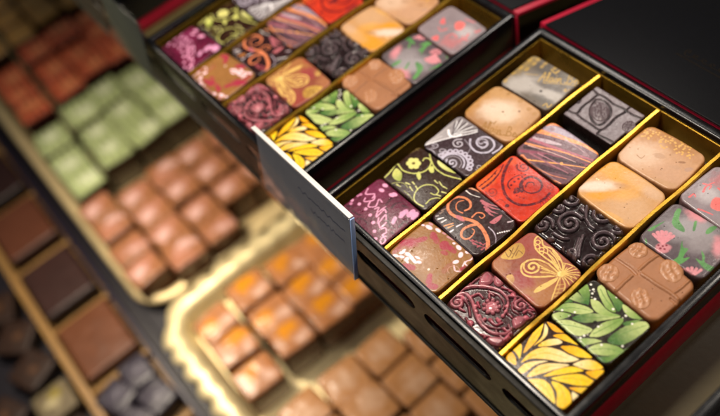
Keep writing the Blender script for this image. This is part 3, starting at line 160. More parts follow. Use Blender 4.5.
'dust':[('B','a87030',[-.311,.233],[[4.36,.35],[3.65,-7.83]],.9,.5),('B','a06c34',[.097,.26],[[3.81,.36],[-.25,-9.55]],.85,.5),('B','d3b59c',[-.181,-.121],[[2.27,3.6],[4.07,-3.86]],.7,.3),('B','c0967a',[.219,-.124],[[4.71,.51],[.87,-5.89]],.5,.3),('B','b98a66',[.263,.21],[[7.2,-1.08],[5.64,-17.51]],.6,.5),('D','d0a052',.0125,[(-.291,.189),(-.345,.18),(.227,.226),(-.284,.231),(-.353,.212),(.239,.222),(.065,.253),(.052,.186),(.14,.209),(-.01,.28),(-.078,.126),(.128,.279),(.219,.196),(.127,.258),(-.063,.273),(-.239,.289),(-.392,.221),(-.08,.242),(.199,.253),(-.29,.234),(-.179,.246),(-.064,.305),(-.353,.125),(-.046,.238),(-.346,.259),(.117,.185),(.042,.334),(-.155,.183),(-.097,.215),(.07,.278),(-.156,.21),(.142,.319),(-.366,.117),(-.231,.256),(.182,.295),(-.436,.207),(-.046,.282),(-.05,.127),(-.292,.145),(-.111,.24),(-.308,.262),(-.106,.137),(.074,.315),(-.291,.228),(-.271,.271),(-.335,.194),(.261,.19),(.061,.208),(-.146,.238),(.224,.204),(-.143,.166),(.031,.241),(.002,.275),(.166,.34),(.26,.254),(-.393,.259),(.174,.33),(-.279,.186),(.07,.303),(-.432,.275),(.162,.179),(.126,.252),(.154,.205),(-.134,.183),(-.153,.289),(-.378,.186),(.114,.307),(-.15,.217),(-.337,.145),(-.361,.204),(.056,.27),(-.106,.304),(-.278,.133),(-.039,.16),(.104,.158)],0),('L','9c744e',.0075,.0037,[(-.223,-.156),(-.161,-.165),(-.153,-.105)],0),('B','a98060',[-.015,-.002],[[12.26,5.05],[11.9,-24.51]],.6,.8),('B','8a6040',[.237,.084],[[20.29,8.35],[29.83,-46.54]],.8,.7),('B','b48e70',[.225,-.026],[[14.37,5.64],[13.85,-30.27]],.5,.8),('B','a98878',[.354,.045],[[13.51,13.51],[28.38,-21.62]],.6,.5),('B','b18a60',[.261,-.288],[[7.76,.18],[6.5,-23.1]],.4,.8)],
'petal':[('P','e8a416','efbc16',[(-.415,-.331),(-.429,-.249),(-.379,-.217),(-.305,-.248),(-.258,-.303)],0,1.0,.005),('P','efbc16','f2cb2c',[(-.442,-.19),(-.436,-.11),(-.385,-.081),(-.326,-.141),(-.277,-.227),(-.341,-.205)],0,1.0,.005),('P','e8a416','f2cb2c',[(-.3,-.154),(-.375,-.005),(-.412,.15),(-.406,.268),(-.327,.142),(-.293,-.002)],0,1.0,.005),('P','efbc16','efd9a0',[(-.289,-.021),(-.309,.145),(-.392,.265),(-.324,.252),(-.269,.169),(-.27,.047)],0,1.0,.005),('P','e8a416','e8a416',[(-.393,.298),(-.279,.341),(-.161,.347),(-.256,.265)],0,1.0,.005),('P','e8a416','f2cb2c',[(-.235,.221),(-.142,.342),(.028,.333),(-.099,.265)],0,1.0,.005),('P','efbc16','efd9a0',[(-.254,.015),(-.249,.126),(-.177,.233),(-.1,.231),(-.162,.115)],0,1.0,.005),('P','efbc16','efd9a0',[(-.239,-.251),(-.265,-.11),(-.215,.047),(-.096,.139),(.038,.184),(.147,.218),(.071,.083),(-.077,-.025),(-.201,-.139)],0,1.0,.005),('P','e8a416','f2cb2c',[(-.091,.185),(.001,.296),(.131,.336),(.223,.322),(.118,.227),(.003,.186)],0,1.0,.005),('P','efbc16','efd9a0',[(-.206,-.335),(-.209,-.211),(-.138,-.097),(-.052,-.022),(-.117,-.155),(-.138,-.311)],0,1.0,.005),('P','efbc16','efd9a0',[(-.091,-.316),(-.1,-.144),(-.02,-.013),(.125,.104),(.05,-.065),(-.012,-.193)],0,1.0,.005),('P','efbc16','f2cb2c',[(.024,-.194),(.053,-.054),(.144,.105),(.264,.161),(.173,.01)],0,1.0,.005),('P','efd9a0','efbc16',[(.137,.121),(.174,.246),(.251,.319),(.375,.325),(.294,.2)],0,1.0,.005),('P','e8a416','efbc16',[(.277,.155),(.383,.309),(.442,.286),(.411,.177)],0,1.0,.005),('P','f2cb2c','efbc16',[(.089,-.149),(.173,.003),(.273,.116),(.443,.149),(.375,.032),(.242,-.071)],0,1.0,.005),('P','efbc16','f2cb2c',[(-.068,-.347),(.018,-.224),(.136,-.199),(.267,-.267),(.3,-.322),(.125,-.335)],0,1.0,.005),('P','f2cb2c','efbc16',[(.114,-.169),(.192,-.117),(.312,-.112),(.41,-.182),(.41,-.287),(.323,-.312),(.238,-.222)],0,1.0,.005),('P','e8a416','f2cb2c',[(.277,-.088),(.363,.01),(.432,.076),(.428,-.026),(.345,-.077)],0,1.0,.005),('P','efd9a0','efd9a0',[(.326,-.098),(.437,-.078),(.43,-.175)],0,1.0,.005),('L','d89a1c',.0051,.0026,[(-.314,-.096),(-.35,.049),(-.378,.206)],0),('L','d89a1c',.0051,.0026,[(-.228,-.148),(-.146,.019),(.051,.134)],0),('L','d89a1c',.0051,.0026,[(-.079,-.229),(-.004,-.059),(.099,.065)],0),('L','d89a1c',.0051,.0026,[(.139,-.103),(.252,.024),(.4,.111)],0),('L','d89a1c',.0051,.0026,[(-.005,-.306),(.125,-.265),(.256,-.297)],0),('L','d89a1c',.0051,.0026,[(.199,-.148),(.312,-.181),(.394,-.263)],0)],
'leaf':[('P','77964a','3d6630',[(-.428,.114),(-.401,.228),(-.285,.156),(-.204,.035),(-.344,.077)],0,1.0,.004),('P','b3c07a','3d6630',[(-.457,-.044),(-.422,.079),(-.226,.044),(-.347,-.027)],0,1.0,.004),('P','77964a','b3c07a',[(-.422,-.258),(-.399,-.12),(-.272,-.005),(-.114,.032),(-.182,-.099),(-.305,-.181)],0,1.0,.004),('P','b3c07a','77964a',[(-.394,-.335),(-.359,-.231),(-.245,-.166),(-.275,-.281),(-.337,-.357)],0,1.0,.004),('P','3d6630','b3c07a',[(-.218,-.194),(-.161,-.051),(-.003,.103),(.12,.186),(.007,-.02),(-.097,-.153)],0,1.0,.004),('P','b3c07a','b3c07a',[(-.314,-.352),(-.239,-.242),(-.102,-.175),(.031,-.136),(-.007,-.281),(-.124,-.345),(-.229,-.362)],0,1.0,.004),('P','b3c07a','77964a',[(.048,-.215),(.037,-.017),(.124,.175),(.173,.163),(.18,.01),(.129,-.15)],0,1.0,.004),('P','3d6630','b3c07a',[(.212,-.122),(.206,.078),(.274,.281),(.364,.354),(.396,.284),(.384,.089),(.337,-.065)],0,1.0,.004),('P','b3c07a','77964a',[(-.295,.273),(-.275,.344),(-.129,.273),(.046,.196),(-.045,.148),(-.195,.202)],0,1.0,.004),('P','77964a','3d6630',[(-.212,.327),(-.112,.354),(.023,.327),(.059,.21),(-.069,.254)],0,1.0,.004),('P','b3c07a','77964a',[(-.242,.111),(-.174,.158),(-.014,.149),(.115,.198),(-.007,.065),(-.14,.045)],0,1.0,.004),('P','b3c07a','77964a',[(.02,.316),(.13,.344),(.291,.347),(.208,.257),(.094,.256)],0,1.0,.004),('P','77964a','b3c07a',[(-.019,-.351),(.073,-.227),(.184,-.161),(.115,-.299),(.079,-.371)],0,1.0,.004),('P','b3c07a','77964a',[(.146,-.352),(.165,-.222),(.282,-.108),(.427,-.075),(.356,-.215),(.252,-.314)],0,1.0,.004),('P','3d6630','77964a',[(.264,-.34),(.337,-.236),(.403,-.137),(.378,-.307)],0,1.0,.004),('P','3d6630','77964a',[(.174,.148),(.232,.259),(.283,.306),(.235,.15)],0,1.0,.004),('P','77964a','3d6630',[(-.443,-.146),(-.445,-.056),(-.342,-.038),(-.401,-.118)],0,1.0,.004),('P','77964a','3d6630',[(.363,-.161),(.401,-.033),(.421,.117),(.421,-.02)],0,1.0,.004),('L','5d8040',.0051,.0025,[(-.406,-.253),(-.309,-.107),(-.139,.013)],0),('L','5d8040',.0051,.0025,[(-.254,-.337),(-.137,-.25),(.009,-.16)],0),('L','5d8040',.0051,.0025,[(.063,-.166),(.103,-.018),(.139,.151)],0),('L','5d8040',.0051,.0025,[(.235,-.074),(.279,.102),(.359,.308)],0),('L','5d8040',.0051,.0025,[(.163,-.322),(.268,-.195),(.414,-.098)],0),('L','5d8040',.0051,.0025,[(-.187,-.181),(-.077,-.035),(.099,.16)],0),('L','5d8040',.0051,.0025,[(-.259,.281),(-.129,.231),(.025,.198)],0),('D','ece8da',.0127,[(-.307,.226),(-.28,.179),(-.213,.15),(.142,.235),(.041,-.069),(.015,-.25),(.001,.197),(-.075,.331),(-.245,-.121),(-.356,-.199),(.356,-.052),(.007,-.295),(.206,-.197),(-.366,.252),(.25,.21)],0),('D','c9c2b0',.0076,[(-.252,.142),(-.284,.212),(-.325,.19),(.14,.192),(.03,-.217),(.052,-.033),(.035,-.324),(.105,.276),(-.404,-.272),(-.257,-.196)],0),('D','14100c',.0228,[(-.014,-.056)],0)],
'milk':[('L',None,.019,.019,[(-.498,-.002),(-.303,-.001),(-.123,.012),(.098,.03),(.304,.058),(.483,.039)],.022),('L',None,.0162,.0162,[(-.119,-.323),(-.126,-.151),(-.123,.012),(-.129,.166),(-.117,.34)],.02),('L',None,.0135,.0135,[(.304,.058),(.318,.207),(.313,.379)],.018),('L',None,.0162,.0162,[(-.436,-.029),(-.219,-.015),(-.114,-.024)],-.018),('L',None,.0135,.0135,[(.335,.005),(.468,.002)],-.018),('PODS',[(-.322,-.218,.141,.136,114.9),(-.302,.22,.124,.127,101.9),(.11,.267,.174,.146,-30.7),(.119,-.212,.157,.13,-40.6)])],
'rose':[('B','9c9598',[-.061,.13],[[3.68,1.3],[3.12,-4.78]],.9,.3),('B','55494f',[.169,-.256],[[3.59,.17],[1.93,-5.86]],.9,.4),('B','5c5256',[-.293,-.243],[[5.5,6.48],[9.23,-6.97]],.7,.4),('B','9a9294',[.15,.049],[[3.86,3.76],[7.72,-5.13]],.6,.4),('L','d08890',.0112,.0211,[(-.161,-.23),(-.234,-.21),(-.308,-.19)],0),('L','d08890',.0112,.0211,[(-.161,-.23),(-.227,-.185),(-.293,-.141)],0),('L','d08890',.0112,.0211,[(-.161,-.23),(-.213,-.167),(-.265,-.103)],0),('L','d08890',.0112,.0211,[(-.161,-.23),(-.194,-.155),(-.227,-.079)],0),('L','d08890',.0112,.0211,[(-.161,-.23),(-.172,-.147),(-.182,-.065)],0),('L','d08890',.0112,.0211,[(-.161,-.23),(-.15,-.151),(-.139,-.073)],0),('B','d08890',[-.126,-.269],[[11.3,5.65],[8.27,-13.72]],.8,.3),('D','7d2f3a',.0124,[(-.186,-.272),(-.144,-.255),(-.121,-.218),(-.145,-.292),(-.106,-.271)],0),('B','dd8d95',[-.135,.322],[[9.42,2.47],[1.88,-12.01]],.75,.8),('L','d08890',.0099,.0174,[(.31,-.361),(.252,-.354),(.193,-.348)],0),('L','d08890',.0099,.0174,[(.31,-.361),(.263,-.336),(.216,-.311)],0),('L','d08890',.0099,.0174,[(.31,-.361),(.278,-.32),(.246,-.279)],0),('L','d08890',.0099,.0174,[(.31,-.361),(.298,-.307),(.285,-.253)],0),('L','d08890',.0099,.0174,[(.31,-.361),(.32,-.298),(.331,-.236)],0),('B','d08890',[.291,.13],[[13.63,6.34],[2.11,-7.64]],.9,.5),('P','5a9650','427a3e',[(-.394,-.186),(-.374,-.088),(-.325,.033),(-.343,-.093),(-.357,-.171)],0,.85,0),('P','5a9650','427a3e',[(-.279,.101),(-.329,.248),(-.287,.275),(-.222,.147),(-.113,.088),(-.088,.042),(-.166,.026),(-.233,.045)],0,.85,0),('P','5a9650','427a3e',[(.053,-.246),(-.032,-.065),(.028,-.124),(.078,-.111),(.102,-.234),(.153,-.185),(.125,-.327),(.047,-.329)],0,.85,0),('P','5a9650','427a3e',[(.205,-.155),(.27,-.136),(.19,-.033),(.261,-.073),(.307,-.133),(.425,-.119),(.388,-.199),(.292,-.188)],0,.85,0),('P','5a9650','427a3e',[(.083,.193),(.078,.28),(.131,.36),(.135,.272),(.118,.186)],0,.85,0),('P','5a9650','427a3e',[(-.083,.223),(-.068,.254),(-.015,.149),(-.028,.12)],0,.85,0),('P','5a9650','427a3e',[(-.345,-.286),(-.295,-.319),(-.305,-.344)],0,.85,0)],
'blush':[('B','b8b0b2',[-.195,-.081],[[6.78,3.82],[4.61,-7.11]],.8,.4),('B','8c8288',[-.047,-.292],[[5.79,2.1],[4.3,-15.69]],.6,.5),('B','e07a76',[-.046,-.111],[[13.32,8.1],[5.94,-9.9]],1,.6),('B','c96a6c',[-.204,.198],[[7.12,1.89],[3.41,-9.3]],.5,.7),('L','d8686a',.0124,.0062,[(-.261,-.087),(-.285,-.008),(-.256,.041),(-.234,-.019)],0),('L','d8686a',.0124,.0062,[(-.321,-.251),(-.311,-.179),(-.275,-.204)],0),('L','d8686a',.0124,.0062,[(-.336,.002),(-.288,.029),(-.261,.098)],0),('L','d8686a',.0124,.0062,[(-.142,-.311),(-.056,-.281),(.016,-.267)],0),('L','d8686a',.0124,.0062,[(-.175,.062),(-.093,.064),(-.055,.185)],0),('L','d8686a',.0124,.0062,[(.053,.052),(.095,.134),(.177,.098)],0),('P','df706c',None,[(-.095,-.161),(-.114,-.079),(-.045,-.029),(.051,-.112),(.01,-.194)],0,1.0,0),('P','d8686a',None,[(.154,-.005),(.229,.033),(.27,-.083)],0,1.0,0),('P','d8686a',None,[(-.031,.29),(.08,.321),(.056,.216)],0,1.0,0)],
}


def vnoise(x, y, s, seed=0):
    x = x*s+seed*17.3; y = y*s+seed*9.1
    xi = np.floor(x).astype(int); yi = np.floor(y).astype(int); fx = x-xi; fy = y-yi
    fx = fx*fx*(3-2*fx); fy = fy*fy*(3-2*fy)
    def h(a, b):
        n = np.sin(a*127.1+b*311.7+seed*74.7)*43758.5453
        return n-np.floor(n)
    return (h(xi, yi)*(1-fx)+h(xi+1, yi)*fx)*(1-fy)+(h(xi, yi+1)*(1-fx)+h(xi+1, yi+1)*fx)*fy
def fbm(x, y, s, seed=0):
    return sum(vnoise(x, y, s*2**k, seed+k)*.5**k for k in range(4))/1.875
def crom(P, closed=False, sub=5):
    P = np.array(P, float); n = len(P)
    if n == 2 and not closed:
        t = np.linspace(0, 1, 3)[:, None]; return P[0]*(1-t)+P[1]*t
    out = []
    for i in range(n if closed else n-1):
        if closed: a, b, c, d = P[(i-1) % n], P[i], P[(i+1) % n], P[(i+2) % n]
        else: a, b, c, d = P[max(i-1, 0)], P[i], P[i+1], P[min(i+2, n-1)]
        for k in range(sub):
            t = k/sub
            out.append(.5*((2*b)+(-a+c)*t+(2*a-5*b+4*c-d)*t*t+(-a+3*b-3*c+d)*t**3))
    if not closed: out.append(P[-1])
    return np.array(out)
AA = .006
def paint(name, x, y):
    base, mott = CHOC[name][5], CHOC[name][8]; x = x/1.05; y = y/1.05
    n = len(x); seed = sum(map(ord, name)) % 50
    rgb = np.tile(np.array(lin(base)), (n, 1)); H = np.zeros(n)
    f = fbm(x, y, 9, seed); rgb *= (1+mott*2*(f-.5)*1.6)[:, None]
    wx = x+.008*(fbm(x, y, 25, seed+3)-.5); wy = y+.008*(fbm(x, y, 25, seed+8)-.5)
    thin = np.clip(1.25-1.0*np.clip(fbm(x, y, 34, seed+21)-.42, 0, 1)*2.2, .6, .97)
    if name == 'relief': thin = np.clip(1.3-2.6*np.clip(fbm(x, y, 22, 4)-.38, 0, 1), .25, .97)
    def blend(idx, col, a):
        rgb[idx] = rgb[idx]*(1-a[:, None])+np.asarray(col)*a[:, None]
    for e in DES[name]:
        k = e[0]
        if k == 'L':
            _, col, w0, w1, pts, h = e
            Q = crom(pts); wm = max(w0, w1)+.02
            idx = np.nonzero((wx > Q[:, 0].min()-wm) & (wx < Q[:, 0].max()+wm) & (wy > Q[:, 1].min()-wm) & (wy < Q[:, 1].max()+wm))[0]
            if not len(idx): continue
            px, py = wx[idx], wy[idx]; best = np.full(len(idx), 9.); bd = best.copy(); S = len(Q)-1
            for i in range(S):
                a, b = Q[i], Q[i+1]; d = b-a; L2 = d@d+1e-12
                t = np.clip(((px-a[0])*d[0]+(py-a[1])*d[1])/L2, 0, 1)
                dd = np.hypot(px-a[0]-t*d[0], py-a[1]-t*d[1]); ww = w0+(w1-w0)*(i+t)/S
                s = dd-ww; up = s < best; best[up] = s[up]; bd[up] = (dd/np.maximum(ww, 1e-4))[up]
            if col is not None:
                blend(idx, lin(col), np.clip(.5-best/AA, 0, 1)*thin[idx])
            if h:
                pr = np.clip(1-(bd/1.35)**2, 0, 1)**.75*h
                H[idx] = np.maximum(H[idx], pr) if h > 0 else np.minimum(H[idx], pr)
        elif k == 'P':
            _, col, col2, pts, h, al, _s = e
            Q = crom(pts, True, 4); wm = .02
            idx = np.nonzero((wx > Q[:, 0].min()-wm) & (wx < Q[:, 0].max()+wm) & (wy > Q[:, 1].min()-wm) & (wy < Q[:, 1].max()+wm))[0]
            if not len(idx): continue
            px, py = wx[idx], wy[idx]; dist = np.full(len(idx), 9.); ins = np.zeros(len(idx), bool); m_ = len(Q)
            for i in range(m_):
                a, b = Q[i], Q[(i+1) % m_]; d = b-a; L2 = d@d+1e-12
                t = np.clip(((px-a[0])*d[0]+(py-a[1])*d[1])/L2, 0, 1)
                dist = np.minimum(dist, np.hypot(px-a[0]-t*d[0], py-a[1]-t*d[1]))
                if a[1] != b[1]:
                    c = ((a[1] > py) != (b[1] > py)) & (px < (b[0]-a[0])*(py-a[1])/(b[1]-a[1])+a[0]); ins ^= c
            sd = np.where(ins, -dist, dist)+_s; a_ = np.clip(.5-sd/AA, 0, 1)*al
            c1 = np.array(lin(col))
            if col2:
                P0 = np.array(pts[0]); Pf = max((np.array(q) for q in pts), key=lambda q: np.hypot(*(q-P0))); d = Pf-P0
                t = np.clip(((px-P0[0])*d[0]+(py-P0[1])*d[1])/(d@d)+.25*(fbm(px, py, 30, 5)-.5), 0, 1); t = t*t*(3-2*t)
                cc = c1*(1-t[:, None])+np.array(lin(col2))*t[:, None]
            else: cc = np.tile(c1, (len(idx), 1))
            cc = cc*(1+.25*(fbm(px, py, 40, 2)-.5))[:, None]
            blend(idx, cc, a_)
            if h: H[idx] = np.maximum(H[idx], h*np.clip(-sd/.03+.2, 0, 1)**.6)
        elif k == 'D':
            _, col, r, pts, h = e
            for q in pts:
                d = np.hypot(wx-q[0], wy-q[1]); idx = np.nonzero(d < r+.02)[0]
                blend(idx, lin(col), np.clip(.5-(d[idx]-r)/AA, 0, 1)*.95)
                if h: H[idx] = np.maximum(H[idx], h*np.clip(1-(d[idx]/(r*1.25))**2, 0, 1)**.6)
        elif k == 'B':
            _, col, c, M, al, rag = e
            M = np.array(M); dx = x-c[0]; dy = y-c[1]
            r = np.hypot(M[0, 0]*dx+M[0, 1]*dy, M[1, 0]*dx+M[1, 1]*dy)+rag*1.3*(fbm(x, y, 14, seed+int(abs(c[0])*99) % 7)-.5)
            sz = 1/math.sqrt(abs(np.linalg.det(M))); soft = .55 if sz > .08 else .2
            idx = np.nonzero(r < 1.6)[0]
            t = np.clip((1+soft-r[idx])/(2*soft), 0, 1); blend(idx, lin(col), t*t*(3-2*t)*al)
    rs = np.random.RandomState(seed+3)
    for _ in range(9):      # pin holes and specks
        q = rs.uniform(-.4, .4, 2)*(1, .8); r = rs.uniform(.003, .008); d = np.hypot(x-q[0], y-q[1]); idx = np.nonzero(d < r+.006)[0]
        a_ = np.clip(.5-(d[idx]-r)/.005, 0, 1); rgb[idx] *= (1-.55*a_)[:, None]; H[idx] -= .008*a_
    bl = np.clip(fbm(x, y, 5, seed+31)-.5, 0, 1)*.5*np.clip(fbm(x, y, 45, seed+33)*1.6-.3, 0, 1)   # dusty bloom
    rgb = rgb*(1-bl[:, None])+(rgb*.7+np.array((.085, .065, .05)))*bl[:, None]
    return np.clip(rgb, 0, .95), H

def rr_map(a, b, hx, hy, r, bulge=0.):
    x = a*hx; y = b*hy; ax = np.abs(x)-(hx-r); ay = np.abs(y)-(hy-r)
    mk = (ax > 0) & (ay > 0); q = np.hypot(ax, ay)+1e-9; k = np.maximum(ax, ay)/q
    x = np.where(mk, np.sign(x)*((hx-r)+ax*k), x); y = np.where(mk, np.sign(y)*((hy-r)+ay*k), y)
    ox = np.maximum(np.abs(x)-(hx-r), 0); oy = np.maximum(np.abs(y)-(hy-r), 0)
    d = np.minimum(hx-np.abs(x), hy-np.abs(y)); d = np.where(mk, r-np.hypot(ox, oy), np.minimum(d, r*3))
    x2 = x+np.sign(x)*bulge*(1-(y/hy)**2)*np.abs(x)/hx; y2 = y+np.sign(y)*bulge*(1-(x/hx)**2)*np.abs(y)/hy
    return x2, y2, np.maximum(d, 0)
def choc_mesh(name, hx, hy, height, nx, ny, painter, side, r=.09, edge=.06, bulge=0., draft=.015, crown=.012):
    def axis(n):   # denser towards the rim so that the rolled edge stays smooth
        return np.linspace(-1, 1, n)
    A, B = np.meshgrid(axis(nx), axis(ny), indexing='ij'); A = A.ravel(); B = B.ravel()
    x, y, d = rr_map(A, B, hx, hy, r, bulge)
    t = np.clip(1-d/edge, 0, 1); z = -edge*(1-np.sqrt(np.clip(1-t*t, 0, 1)))*.9+crown*(1-A*A)*(1-B*B)
    rgb, H = painter(x, y)
    fade = np.clip(d/(edge*.7), 0, 1); z = z+H*fade
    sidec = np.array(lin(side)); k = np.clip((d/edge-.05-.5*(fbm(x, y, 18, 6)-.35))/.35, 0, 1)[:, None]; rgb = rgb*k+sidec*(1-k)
    idx = np.arange(nx*ny).reshape(nx, ny)
    F = np.stack([idx[:-1, :-1], idx[1:, :-1], idx[1:, 1:], idx[:-1, 1:]], -1).reshape(-1, 4).tolist()
    bl = np.concatenate([idx[:, 0], idx[-1, 1:], idx[-2::-1, -1], idx[0, -2:0:-1]])
    V = [np.stack([x, y, z], 1)]; Cs = [rgb]; n0 = nx*ny; prev = bl; nb = len(bl)
    for zz, off in ((-edge-.03, draft*.3), (-height+.03, draft), (-height, draft-.02)):
        q = np.stack([x[bl], y[bl], np.full(nb, zz)], 1); ln = np.hypot(q[:, 0], q[:, 1])[:, None]; q[:, :2] *= 1+off/ln
        V.append(q); Cs.append(np.tile(sidec, (nb, 1))); cur = np.arange(n0, n0+nb); n0 += nb
        for i in range(nb): F.append((int(prev[i]), int(cur[i]), int(cur[(i+1) % nb]), int(prev[(i+1) % nb])))
        prev = cur
    F.append([int(i) for i in prev[::-1]])
    V = np.concatenate(V)*W; Cs = np.concatenate(Cs)
    F = [tuple(f[::-1]) if False else tuple(f) for f in F]
    me = bpy.data.meshes.new(name); me.from_pydata(V.tolist(), [], F)
    bm = bmesh.new(); bm.from_mesh(me); bmesh.ops.recalc_face_normals(bm, faces=bm.faces); bm.to_mesh(me); bm.free()
    at = me.color_attributes.new('Col', 'FLOAT_COLOR', 'POINT')
    at.data.foreach_set('color', np.concatenate([Cs, np.ones((len(Cs), 1))], 1).astype(np.float32).ravel())
    return me
def pod_mesh(L_, w, col, seed):
    nr, na = 9, 32; V = []; F = []
    for i in range(nr+1):
        rr = i/nr
        for j in range(na):
            a = 2*math.pi*j/na; px = rr*math.cos(a); py = rr*math.sin(a)*(1-.12*rr*abs(math.cos(a)))
            hgt = .03*(max(0, 1-rr**3))**.5*(.72+.28*math.cos(py*11+.8*math.sin(px*5+seed)))*(.8+.2*math.sin(px*13+4*py+seed))-.004
            if rr > .95: hgt = -.03
            V.append((px*L_*W, py*w*W, hgt*W))
    for i in range(nr):
        for j in range(na): F.append((i*na+j, (i+1)*na+j, (i+1)*na+(j+1) % na, i*na+(j+1) % na))
    me = bpy.data.meshes.new('cocoa_pod'); me.from_pydata(V, [], F); return me

# ------------------------------------------------------------------ materials
M_black = mat('black_lacquered_card', '0a0a0d', .24, bump=.03, bscale=900, spec=.5, rvar=.04, nscale=300)
M_lid = mat('black_soft_touch_card', '09090c', .5, spec=.13, bump=.1, bscale=1500, noise=.15, nscale=400)
M_red = mat('crimson_case_card', 'a20a2c', .45, bump=.1, bscale=1200, noise=.1)
M_gold = mat('gold_foil_card', 'cfa23a', .3, metal=.9, noise=.12, nscale=120, bump=.25, bscale=120, rvar=.08)
M_floor = mat('shade_dark_floor', '1c120c', .5, noise=.2)  # floor colour darkened to stand in for shade between the chocolates
M_rail = mat('black_powder_coated_rail', '1a1812', .45, bump=.2, bscale=1800, rvar=.06, spec=.22)
M_deck = mat('olive_shelf_laminate', '4d4526', .5, noise=.15, nscale=60, bump=.1)
M_lower = mat('dark_counter_board', '17131b', .5, noise=.2, nscale=50)
M_choc = {}
def choc_mat(r):
    k = 'chocolate_gloss_%d' % round(r*100)
    return mat(k, 'ffffff', r, attr=True, noise=.06, nscale=900, bump=.08, bscale=900, spec=.36 if r > .2 else .75, rvar=.07 if r > .2 else .05)

# ------------------------------------------------------------------ the setting: shelf deck, lower counter
struct(box('shelf_deck', -16, 9, -.17, 9, -1.25, -1.05, M_deck, bev=.02))

# ------------------------------------------------------------------ slotted shelf rail
def make_rail():
    pitch = 1.335; z0, z1 = -1.30, .06; zc = -.40; hs, hh = .575, .125; nseg = 32
    bm = bmesh.new(); v0 = .535-14*pitch-.1
    for c in range(21):
        xa = v0+c*pitch; xb = xa+pitch; xm = (xa+xb)/2
        inn = []; out = []
        for i in range(nseg):
            a = 2*math.pi*(i+.5)/nseg; ca, sa = math.cos(a), math.sin(a)
            sx = (hs-hh)*(1 if ca > 0 else -1)
            inn.append((xm+sx+hh*ca, zc+hh*sa))
            # matching point on the cell outline
            tx = (pitch/2)/max(abs(ca), 1e-6); hz = (z1-zc) if sa > 0 else (zc-z0); tz = hz/max(abs(sa), 1e-6)
            t = min(tx, tz); out.append((xm+ca*t, zc+sa*t))
        cs = [(xb, z1), (xa, z1), (xa, z0), (xb, z0)]
        for q in cs:
            i = min(range(nseg), key=lambda i: (out[i][0]-q[0])**2+(out[i][1]-q[1])**2); out[i] = q
        I = [bm.verts.new(Vector((p[0], -.2, p[1]))*W) for p in inn]; O = [bm.verts.new(Vector((p[0], -.2, p[1]))*W) for p in out]
        for i in range(nseg): bm.faces.new((O[i], O[(i+1) % nseg], I[(i+1) % nseg], I[i]))
    bmesh.ops.remove_doubles(bm, verts=bm.verts[:], dist=1e-6)
    bmesh.ops.recalc_face_normals(bm, faces=bm.faces)
    root = empty('shelf_rail', (0, 0, 0))
    o = bmobj('slotted_plate', bm, M_rail, root)
    so = o.modifiers.new('thickness', 'SOLIDIFY'); so.thickness = .045*W; so.offset = 1 if o.data.polygons[0].normal.y > 0 else -1
    bv = o.modifiers.new('edge', 'BEVEL'); bv.width = .012*W; bv.segments = 2; bv.limit_method = 'ANGLE'
    box('top_lip', -18, 9, -.2, -.135, .063, .085, M_rail, root, bev=.008)
    box('foot_lip', -18, 9, -.23, -.18, -1.36, -1.303, M_rail, root, bev=.012)
    return tag(root, 'black metal shelf rail with long slots in front of the open boxes', 'rail')
make_rail()

# ------------------------------------------------------------------ gift boxes
def make_box(dx, dy, label, lid=True, inner=True, wb=-.4):
    g = empty('chocolate_box', (dx, dy, -1.05)); Z = 1.05
    ring('tray_wall', (-.2, 4.1, -.12, 4.03), (-.105, 4.005, -.045, 3.93), wb+Z, .1+Z, M_black, g, .014)
    box('tray_floor', -.104, 4.004, -.044, 3.929, -.5+Z, -.424+Z, M_floor, g, bev=0)
    ring('red_case', (-.17, 4.07, -.1, 4.0), (-.12, 4.02, -.06, 3.96), 0, wb-.004+Z, M_red, g, .008)
    if inner:
        ring('gold_liner', (-.1, 4.0, -.04, 3.925), (-.085, 3.985, -.025, 3.91), -.42+Z, -.005+Z, M_gold, g, 0)
        for k in (1, 2, 3):
            # a folded gold card strip, a little wavy along its length
            n = 60; V = []; F = []; rnd = random.Random(k*7); ph = rnd.random()*6
            prof = [(-.034, -.42), (-.034, -.2), (-.034, -.01), (-.02, .018), (.02, .018), (.034, -.01), (.034, -.2), (.034, -.42)]
            for i in range(n+1):
                t = i/n; y = -.022+t*3.925; wob = .016*math.sin(t*6+ph)+.006*math.sin(t*23+2*ph)+rnd.uniform(-.0012, .0012); dz = .006*math.sin(t*14+ph)
                for px, pz in prof: V.append(((k+px+wob)*W, y*W, (pz+Z+(dz if pz > -.4 else 0))*W))
            m_ = len(prof)
            for i in range(n):
                for j in range(m_-1): F.append((i*m_+j, i*m_+j+1, (i+1)*m_+j+1, (i+1)*m_+j))
            F.append(tuple(range(m_))); F.append(tuple(range(n*m_, n*m_+m_))[::-1])
            me = bpy.data.meshes.new('divider'); me.from_pydata(V, [], F)
            bm = bmesh.new(); bm.from_mesh(me); bmesh.ops.recalc_face_normals(bm, faces=bm.faces); bm.to_mesh(me); bm.free()
            link('divider', me, M_gold, g)
            me.set_sharp_from_angle(angle=math.radians(40))
    if lid:
        ld = empty('lid', (0, 4.06, .13+Z)); ld.parent = g; ld.rotation_euler = (math.radians(-17), 0, 0)
        box('lid_lining', -.245, 4.145, .02, 3.6, -.06, .0, M_red, ld, bev=.008)
        box('lid_panel', -.14, 4.04, -.012, 3.5, .003, .03, M_lid, ld, bev=.01)
        sp = box('spine', -.2, 4.1, 4.045, 4.085, .0, .06+Z, M_black, g, bev=.008)
        for e in (-.232, 4.103): box('red_edge', e, e+.03, 4.045, 4.085, .0, .06+Z, M_red, sp, bev=.006)
    return tag(g, label, 'chocolate box', 'open black and red chocolate boxes')
main = make_box(0, 0, 'sharp open black box of decorated chocolates with gold dividers, nearest the camera', wb=-.29)
LX, LY = -4.765, -.069
left = make_box(LX, LY, 'blurred open black box of decorated chocolates behind the price holder', wb=-.5)
